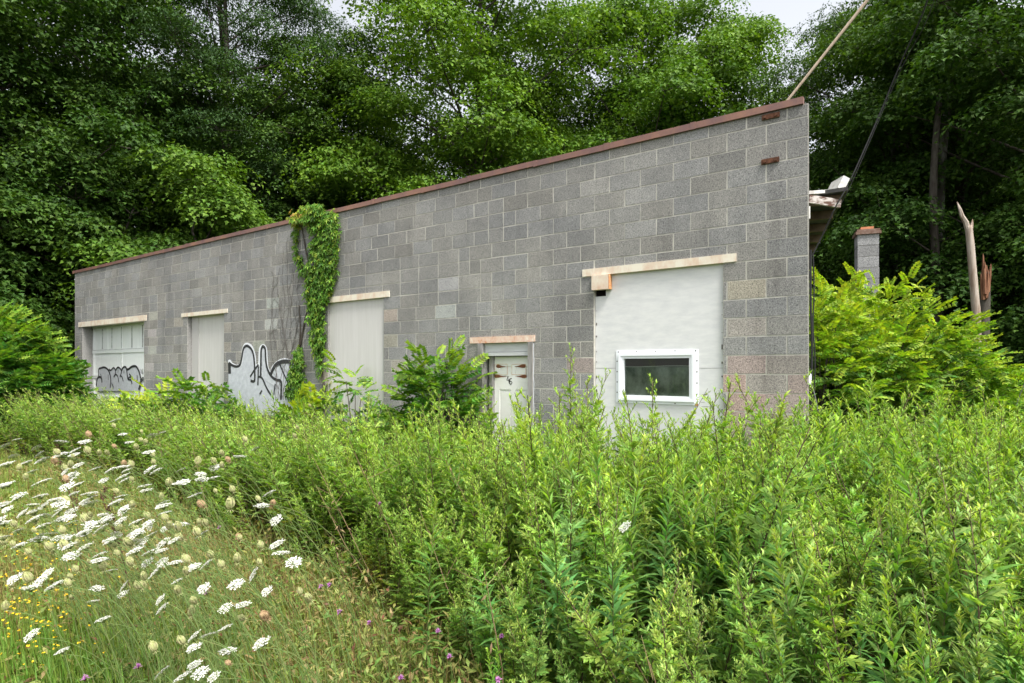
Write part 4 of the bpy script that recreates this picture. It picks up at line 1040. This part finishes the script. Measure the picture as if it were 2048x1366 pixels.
def thicket(idx, hi, lo, name, label, smat, lmat):
    mb = MB(); ny = int((y[idx] < 6.3).sum()); near, far = idx[:ny], idx[ny:]
    his = [both(*h) for h in hi]
    for arr, kinds in ((near, his), (far, lo)):
        for q in range(len(kinds)):
            s_ = arr[q::len(kinds)]; tile(mb, kinds[q], P[s_], rz[s_], sc[s_], lean[s_], toff[s_])
    o = mb.build(name, [M[smat], M[lmat]]); tag(o, label, 'weeds', kind='stuff')
thicket(gf, GR_HI, GR_LO, 'goldenrod_thicket', 'dense mass of green goldenrod growing up to the wall', 'goldenrod_stem', 'goldenrod_leaf')
thicket(mf, MW_HI, MW_LO, 'mugwort_thicket', 'dense mass of pale green mugwort growing along the wall', 'mugwort_stem', 'mugwort_leaf')
# taller weeds that stick out of the mass: (tip column, tip row, distance, species, lean)
TALL = [(1132, 690, 6.6, 1, -.03, 'tallest thin weed in front of the wall between door and window'), (1166, 735, 6.4, 1, .05, 'tall weed just left of the plywood sheet'), (1552, 792, 5.0, 1, .02, 'tall pale weed in front of the pink stained blocks'),
        (1640, 800, 5.6, 0, 0, 'tall weed right of the wall corner'), (1810, 745, 5.0, 1, .30, 'dark-stemmed weed leaning right, before the bright bush'), (1290, 752, 5.2, 1, -.06, 'tall thin weed in front of the small window'), (1372, 775, 5.2, 1, .02, 'weed rising before the right side of the small window'),
        (1925, 800, 6.5, 1, 0, 'tall weed below the right side of the bright bush'), (985, 770, 7.0, 1, -.04, 'tall weed in front of the white door'), (852, 1000, 3.2, 0, 0, 'large goldenrod standing out at the front edge of the weeds'), (1640, 1070, 2.9, 0, .03, 'large goldenrod in the right foreground')]
for i, (px, py, Y, sp, ln, lb) in enumerate(TALL):
    t = front_of(px, py, Y); H = t[2]; st, lf = (MW_HI if sp else GR_HI)[i % 5]
    r_ = empty('mugwort_plant' if sp else 'goldenrod_plant', (t[0] - ln * H, Y, 0)); tag(r_, lb, 'wild plant')
    st.build('stem', M['mugwort_stem' if sp else 'goldenrod_stem'], r_, smooth=True); lf.build('foliage', M['mugwort_leaf' if sp else 'goldenrod_leaf'], r_)
    h0 = max(v[:, 2].max() for v in st.V); k = H / h0; r_.scale = (min(k, 1.25), min(k, 1.25), k); r_.rotation_euler = (0, math.atan(ln), 0)

def dry_stalks():
    rng = np.random.default_rng(61); mb = MB(); pick = rng.choice(n, 420, replace=False)
    for i in pick:
        b = P[i]; H = rng.uniform(.5, 1.25); d = np.array([lean[i, 0] + rng.normal(0, .25), rng.normal(0, .25), 1.0]); t = b + d * H
        mb.tube([b, (b + t) / 2 + np.array([rng.normal(0, .03), 0, 0]), t], [.0035, .0028, .0015], 4, tint=float(rng.random()))
        for q in range(3):
            p = b + d * H * rng.uniform(.5, .95); e = p + np.array([rng.normal(0, .09), rng.normal(0, .09), rng.uniform(.02, .12)]); mb.tube([p, e], [.0018, .001], 3)
        k = 8; tt = rng.uniform(.2, .9, k); a = rng.random(k) * 6.28
        scatter(mb, LANCE_LOW, b + np.outer(tt * H, d), np.column_stack([np.cos(a), np.sin(a), rng.uniform(-1.2, -.2, k)]), UP + rng.normal(0, .5, (k, 3)), rng.uniform(.03, .07, k), .012)
    o = mb.build('dry_stalks', plain('dry_stalk', (.13, .085, .05), .9, .1, (6, (.27, .20, .11), .4, .65))); tag(o, 'brown dead stalks with withered leaves standing among the green weeds', 'dead weeds', kind='stuff')
dry_stalks()

# ------------------------------------------------------------------ meadow
def meadow():
    rng = np.random.default_rng(9); n = 330000
    y = 1.9 + 14.5 * rng.random(n) ** 1.9; x = rng.uniform(-1, 1, n) * (y * .93 + .5)
    xb = np.interp(y, BY, BX) + .25 * vnoise(x, y, 2.0, 3)
    k = (x < xb + .35) & (np.hypot(x, y) > 2.0) & ((np.column_stack([x - C0[0], y - C0[1]]) @ NO[:2]) > .3)
    x, y = x[k], y[k]; n = len(x)
    dry = .5 + .55 * np.exp(-(((x + 3.0) / 1.5) ** 2 + ((y - 5.6) / 1.8) ** 2)) + .3 * np.exp(-(((x + .9) / .8) ** 2 + ((y - 4.0) / 1.0) ** 2)) + .45 * vnoise(x, y, 1.1, 2) + .35 * vnoise(x, y, 3.1, 5)
    cor = np.exp(-(((x + 2.6) / 1.2) ** 2 + ((y - 3.1) / 1.1) ** 2))      # the lush tuft in the near left corner
    tint = np.clip(.66 - .46 * dry + .5 * cor + rng.normal(0, .18, n), 0, 1)
    H = (.08 + .17 * rng.random(n) ** 1.5) * (1 + .8 * cor) * np.interp(y, [2, 6, 14], [.85, 1.1, 1.5]); H = H * np.interp(x - xb[k], [-2.2, -.6], [1.0, .62])
    a = rng.random(n) * 6.28; tl = rng.uniform(.15, .75, n)
    D = np.column_stack([np.cos(a) * tl * 1.7 - .12, np.sin(a) * tl * 1.7, np.ones(n)])
    Pg = np.column_stack([x, y, gz(x, y) - .01]); Nn = np.column_stack([np.cos(a), np.sin(a), np.full(n, .35)])
    mb = MB(); scatter(mb, BLADE, Pg, D, Nn, H, np.interp(y, [2, 6, 14], [.0045, .006, .011]) * rng.uniform(.7, 1.5, n) * 1.25 * (1 + .8 * cor), tint)
    o = mb.build('meadow_grass', M['grass']); tag(o, 'short uneven meadow grass, partly dried, in the left foreground', 'grass', kind='stuff')
    # low broad-leaved plants between the grass
    n2 = 95000; y = 2.0 + 9 * rng.random(n2) ** 1.6; x = rng.uniform(-1, 1, n2) * (y * .93 + .5); xb = np.interp(y, BY, BX) + .25 * vnoise(x, y, 2.0, 3)
    k = (x < xb + .6) & (np.hypot(x, y) > 2.0); x, y = x[k], y[k]; n2 = len(x); a = rng.random(n2) * 6.28; el = rng.uniform(-.1, 1.0, n2)
    Pf = np.column_stack([x, y, gz(x, y) + rng.random(n2) ** 1.3 * .26]); D = np.column_stack([np.cos(a) * np.cos(el), np.sin(a) * np.cos(el), np.sin(el)])
    t = np.clip(.50 + .3 * vnoise(x, y, 1.6, 4) + rng.normal(0, .24, n2), 0, 1); L = rng.uniform(.025, .07, n2)
    mb = MB(); scatter(mb, LANCE_LOW, Pf, D, UP + rng.normal(0, .3, (n2, 3)), L, L * .34, t)
    st = np.nonzero(rng.random(n2) < .16)[0]
    for i in st[:5200]:
        q = Pf[i]; b = q * np.array([1, 1, 0]) + np.array([rng.normal(.04, .04), rng.normal(0, .04), 0]); h = rng.uniform(1, 1.7)
        mb.tube([b, (b + q) / 2, b + (q - b) * np.array([1, 1, h])], [.0022, .0018, .0012], 3, tint=float(rng.choice([.0, .08, .2, .3, .6])))
    o = mb.build('meadow_herbs', M['forb']); tag(o, 'low leafy herbs and thin dry stems between the meadow grass', 'ground plants', kind='stuff')
    # small yellow blossoms
    n3 = 200; cx = rng.choice([30, 60, 110, 20, 90, 150], n3) + rng.normal(0, 36, n3); cy = rng.choice([1060, 1120, 1165, 1210, 1240, 1275], n3) + rng.normal(0, 30, n3); mb = MB()
    Yd = (EYE - .27) * F_PX / (cy - HORIZON); Pc = np.column_stack([(cx - 1024) * Yd / F_PX, Yd, np.full(n3, .27) + rng.normal(0, .03, n3)])
    for j in range(4):
        a = rng.random(n3) * 6.28; scatter(mb, KITE, Pc, np.column_stack([np.cos(a), np.sin(a), rng.uniform(0, 1, n3)]), UP + rng.normal(0, .4, (n3, 3)), .012, .011)
    q = rng.random(n3)
    scatter(mb, BLADE, Pc * np.array([1, 1, 0]) + np.array([.05, 0, 0]), Pc * np.array([0, 0, 1]) + np.array([-.05, 0, 0]), np.broadcast_to(np.array([0, -1.0, .2]), Pc.shape), np.hypot(Pc[:, 2], .05), .003, .8, mat=1)
    o = mb.build('yellow_trefoil', [M['yellow_petal'], M['grass']]); tag(o, 'scattered tiny yellow trefoil blossoms in the grass at the lower left', 'flowers', kind='stuff')
    # leaf litter and seedlings under the weeds
    n4 = 30000; y = 2.0 + 14 * rng.random(n4) ** 1.5; x = rng.uniform(-1, 1, n4) * (y * .93 + .5); k = weed_ok(x, y); x, y = x[k], y[k]; n4 = len(x); a = rng.random(n4) * 6.28
    el = rng.uniform(-.3, .8, n4); D = np.column_stack([np.cos(a) * np.cos(el), np.sin(a) * np.cos(el), np.sin(el)]); t = np.clip(rng.normal(.45, .3, n4), 0, 1); L = rng.uniform(.04, .09, n4)
    mb = MB(); scatter(mb, LANCE_LOW, np.column_stack([x, y, gz(x, y) + rng.random(n4) * .3]), D, UP + rng.normal(0, .3, (n4, 3)), L, L * .35, t)
    o = mb.build('weed_undergrowth', M['forb']); tag(o, 'dim low undergrowth between the stalks of the weeds', 'ground plants', kind='stuff')
meadow()

# ------------------------------------------------------------------ Queen Anne's lace, knapweed, dock
def lace_parts(seed, kind):
    """kind: white open umbel, green closed nest, dry brown nest; the head points along +Z at the origin"""
    rng = np.random.default_rng(seed); hd = MB()
    Rr = .055
    if kind == 'white':
        ry = MB()
        for i in range(34):
            r = Rr * math.sqrt((i + .5) / 34); a = i * GA + rng.normal(0, .1); c = np.array([r * math.cos(a), r * math.sin(a), -.16 * r * r / Rr + rng.normal(0, .002)])
            ry.tube([(0, 0, -.035), c * np.array([.6, .6, 1]) + UP * -.008, c], [.0011, .0009, .0008], 3)
            k = 12; rr = .0078 * np.sqrt(rng.random(k)); th = rng.random(k) * 6.28
            P = c + np.column_stack([rr * np.cos(th), rr * np.sin(th), .003 + rng.normal(0, .0012, k)]); a2 = rng.random(k) * 6.28
            scatter(hd, KITE, P, np.column_stack([np.cos(a2), np.sin(a2), rng.uniform(-.1, .3, k)]), UP + rng.normal(0, .25, (k, 3)), .0065, .0060)
        return hd, ry
    n = 30; ry = None; Rn = .026
    for i in range(n):
        a = i * GA; out = np.array([math.cos(a), math.sin(a), 0]); k = rng.uniform(.55, 1)
        Pn = [np.array([0, 0, -.03]), out * Rn * .75 * k + UP * -.018, out * Rn * k + UP * .004, out * Rn * .72 * k + UP * .024, out * Rn * .18 * k + UP * .03]
        hd.tube(smooth_line(Pn, 3), np.linspace(.0014, .0022, 13), 3)
        tip = Pn[-1]
        for q in range(3): hd.tube([tip + UP * -.006, tip + rng.normal(0, .004, 3)], [.003, .002], 4)
    for i in range(8):
        a = i * .785; scatter(hd, LANCE_LOW, [np.array([0, 0, -.03])], [np.array([math.cos(a), math.sin(a), -.4])], [UP], [.03], [.004])
    return hd, None
class LaceKind:
    def __init__(s, kind, seed, name, label, group, headmat):
        s.name, s.label, s.group, s.n = name, label, group, 0
        hd, ry = lace_parts(seed, kind); s.hd = hd.build('flower_head' if kind == 'white' else 'seed_head', M[headmat], None); s.ry = ry.build('rays', M['lace_stem'], s.hd) if ry else None
        s.stems = []
    def put(s, tip, base, size, rng):
        # stem: rises from the base and sweeps over to the tip
        root = empty(s.name, tuple(base)); tag(root, s.label, 'wildflower', s.group)
        d = tip - base; cv = rng.normal(0, .05, 2); mid = base + d * np.array([.22, .3, .52]) + np.array([cv[0], cv[1], 0]); mid2 = base + d * np.array([.62, .66, .90]) + np.array([cv[0] * .5, 0, 0])
        Q = [np.array(q) - base for q in smooth_line([base, mid, mid2, tip], 4)]
        mb = MB(); mb.tube(Q, np.linspace(.0019, .0012, len(Q)), 4)
        if rng.random() < .7:                                # a few thin fern-like leaves low on the stem
            for q in range(5):
                p = Q[2 + q]; a = rng.random() * 6.28; mb.tube([p, p + np.array([math.cos(a) * .05, math.sin(a) * .05, .03]), p + np.array([math.cos(a) * .1, math.sin(a) * .1, .02])], [.0012, .0012, .0006], 3)
        mb.build('stem', M['lace_stem'], root)
        if s.n == 0: h = s.hd; kids = [s.ry] if s.ry else []
        else:
            h = s.hd.copy(); COL.objects.link(h); kids = []
            if s.ry: r2 = s.ry.copy(); COL.objects.link(r2); r2.parent = h
        s.n += 1; h.parent = root
        t = nrm(np.array([-.30, -.22, 1.0]) + rng.normal(0, .24, 3))
        h.location = tuple(Q[-1] + t * (.033 * size)); h.rotation_mode = 'QUATERNION'; h.rotation_quaternion = Vector(t).to_track_quat('Z', 'Y'); h.scale = (size,) * 3
rngl = np.random.default_rng(31)
WHITE = [LaceKind('white', 301 + i, 'queen_annes_lace', 'Queen Anne\'s lace with a flat white flower head on a leaning stem', 'white Queen Anne\'s lace flowers', 'lace_petal') for i in range(3)]
NEST = [LaceKind('nest', 311 + i, 'queen_annes_lace', 'Queen Anne\'s lace with a closed greenish seed head in the meadow', 'green closed Queen Anne\'s lace seed heads', 'lace_seed') for i in range(2)]
DRY = [LaceKind('dry', 321, 'queen_annes_lace', 'Queen Anne\'s lace with a dried brown seed head in the meadow', 'dry brown Queen Anne\'s lace seed heads', 'lace_dry')]
def lace_at(kinds, px, py, dia_px, i, near=None):
    size_m = rngl.uniform(.055, .090)
    zh = float(np.interp(py, [830, 900, 960, 1100, 1300, 1366], [1.22, 1.14, 1.08, .92, .70, .66])) + rngl.normal(0, .05)
    Y = (EYE - zh) * F_PX / (py - HORIZON)
    Y = near or min(max(Y, 2.0), 9.5); tip = front_of(px, py, Y)
    k = rngl.uniform(.32, .62); base = np.array([tip[0] + k * tip[2], Y + rngl.normal(.05, .15), 0]); base[2] = float(gz(base[0], base[1])) - .02
    kinds[i % len(kinds)].put(tip, base, size_m / .11 * float(np.interp(Y, [2, 3.5, 6], [.72, .95, 1.2])) * (1.0 if kinds is WHITE else rngl.uniform(.85, 1.35)), rngl)
WH = [(560, 110), (790, 165), (740, 183), (160, 355), (180, 415), (200, 478), (465, 343), (615, 350), (350, 380), (380, 328), (410, 215), (595, 175), (20, 425), (600, 385), (760, 355), (885, 412), (1035, 388), (1050, 338),
      (590, 478), (700, 430), (435, 470), (415, 500), (350, 550), (340, 580), (350, 605), (480, 603), (600, 540), (520, 580), (495, 565), (590, 595), (735, 605), (800, 560), (870, 620), (985, 660), (90, 645), (190, 690), (290, 680), (320, 705),
      (410, 650), (420, 725), (525, 690), (500, 635), (690, 700), (735, 665), (800, 700), (845, 690), (355, 765), (490, 760), (480, 790), (660, 745), (735, 750), (540, 835), (720, 795), (790, 790), (850, 800), (945, 820), (1005, 805), (240, 840), (80, 875), (205, 880), (150, 925),
      (250, 915), (285, 895), (465, 925), (610, 905), (600, 945), (450, 985), (785, 970), (795, 1015), (860, 885), (990, 918), (1145, 903), (1240, 850), (1295, 932), (1095, 1015), (1175, 1005), (500, 1075), (165, 1145), (305, 1225), (950, 1150), (1010, 1155), (1095, 1115),
      (940, 1210), (1100, 1230), (945, 1290), (1270, 1190), (795, 1328), (1040, 1345), (890, 1355), (975, 1330), (1345, 710), (1355, 760), (1420, 798), (1265, 528), (1340, 590), (880, 345), (720, 265), (650, 650), (560, 660), (660, 700), (330, 690), (1155, 288), (1235, 245), (625, 215), (215, 300), (130, 315)]
for i, (a, b) in enumerate(WH): lace_at(WHITE, a / 2.413, 800 + b / 2.413, 40, i)
for i in range(84): lace_at(WHITE, abs(rngl.normal(190, 120)), rngl.triangular(870, 1000, 1170), 30, i)
lace_at(WHITE, 1254, 1058, 30, 0, 2.45)
NS = [(165, 560), (90, 340), (430, 262), (483, 265), (525, 265), (555, 135), (690, 200), (665, 240), (700, 215), (575, 450), (440, 575), (725, 575), (810, 580), (1045, 450), (1130, 445), (1255, 490), (80, 612), (175, 640), (150, 745), (65, 710), (260, 735), (370, 705), (375, 830),
      (575, 755), (640, 800), (1025, 765), (1080, 810), (1145, 785), (1265, 720), (1260, 797), (905, 845), (680, 915), (865, 935), (945, 985), (920, 1045), (1180, 1060), (750, 1215), (890, 1180), (1455, 940), (1500, 970), (1165, 675), (1110, 530), (685, 160), (360, 280), (120, 385), (340, 500), (560, 710), (1190, 205), (1440, 150), (1500, 35), (1430, 185), (1075, 270),
      (60, 905), (30, 1015), (150, 880), (345, 870), (700, 870), (640, 520), (780, 480), (960, 600), (1000, 610), (350, 960), (30, 700)]
for i, (a, b) in enumerate(NS): lace_at(NEST, a / 2.413, 800 + b / 2.413, 28, i)
for i in range(34): lace_at(NEST, rngl.normal(215, 120), rngl.uniform(890, 1180), 24, i)
for i, (a, b) in enumerate([(435, 180), (270, 310), (330, 395), (985, 520), (600, 320), (1485, 68), (1110, 300), (1310, 515), (1160, 680), (1115, 1275), (1290, 1060), (560, 232)]): lace_at(DRY, a / 2.413, 800 + b / 2.413, 26, i)

def knapweed():
    rng = np.random.default_rng(5); hd = MB(); k = 46; a = rng.random(k) * 6.28; el = rng.uniform(.05, 1.4, k)
    scatter(hd, LANCE_LOW, np.zeros((k, 3)) + UP * .008, np.column_stack([np.cos(a) * np.cos(el), np.sin(a) * np.cos(el), np.sin(el)]), np.broadcast_to(UP, (k, 3)) + rng.normal(0, .3, (k, 3)), rng.uniform(.012, .022, k), .005)
    h0 = hd.build('flower_head', M['knapweed']); cup = MB(); cup.tube([(0, 0, -.006), (0, 0, 0), (0, 0, .006), (0, 0, .010)], [.003, .0065, .006, .004], 6); cup.build('calyx', M['dock'], h0)
    spots = [(680, 1226), (875, 1266), (1002, 1276), (898, 1318), (642, 1176), (660, 1172), (415, 1188), (275, 1337), (170, 1360), (800, 1361), (996, 1362), (808, 909), (760, 1010), (740, 1250), (440, 1058), (355, 1080)]
    for i, (px, py) in enumerate(spots):
        zh = float(np.interp(py, [900, 1150, 1366], [.95, .50, .40])); Y = max(2.2, (EYE - zh) * F_PX / (py - HORIZON)); tip = front_of(px, py, Y)
        base = np.array([tip[0] + .05, Y + .05, 0]); root = empty('knapweed', tuple(base)); tag(root, 'small purple knapweed flower on a thin stem among the low grass and herbs', 'wildflower', 'purple knapweed flowers')
        mb = MB(); d = tip - base; mb.tube([np.zeros(3), d * np.array([.3, .3, .5]), d], [.002, .0016, .0012], 4)
        lf = d * .6; mb.tube([d * .5, d * .5 + np.array([.03, 0, .02])], [.001, .0006], 3); mb.build('stem', M['lace_stem'], root)
        h = h0 if i == 0 else copy_tree(h0, None); h.parent = root; h.location = tuple(d); h.rotation_euler = (rng.uniform(-.1, .7), rng.uniform(-.4, .4), 0)
        h.scale = (1.0,) * 3
knapweed()
def dock(px, py, H, seed, label):
    rng = np.random.default_rng(seed); Y = (EYE - H) * F_PX / (py - HORIZON); t = front_of(px, py, Y); root = empty('dock_plant', (t[0] + .22, Y, 0)); tag(root, label, 'wild plant')
    st = MB(); sd = MB(); P = smooth_line([(0, 0, 0), (-.06, 0, H * .5), (-.22, 0, H)], 6); st.tube(P, np.linspace(.006, .003, len(P)), 5)
    for q in range(7):
        i = int(len(P) * (.5 + .06 * q)); i = min(i, len(P) - 1); b = np.array(P[i]); d = np.array([rng.normal(-.3, .5), rng.normal(0, .5), 1.4]); d = nrm(d); L = .20 - .018 * q; st.tube([b, b + d * L], [.003, .0015], 4)
        k = 46; tt = rng.uniform(.1, 1, k); scatter(sd, KITE, b + np.outer(tt * L, d) + rng.normal(0, .008, (k, 3)), rng.normal(0, 1, (k, 3)), rng.normal(0, 1, (k, 3)), .012, .011)
    st.build('stem', M['dock'], root); sd.build('seed_cluster', M['dock'], root)
dock(112, 896, 1.1, 1, 'dark brown dried dock spike behind the white flowers at the left')
dock(200, 985, .95, 2, 'smaller brown dried dock spike in the middle of the white flowers')
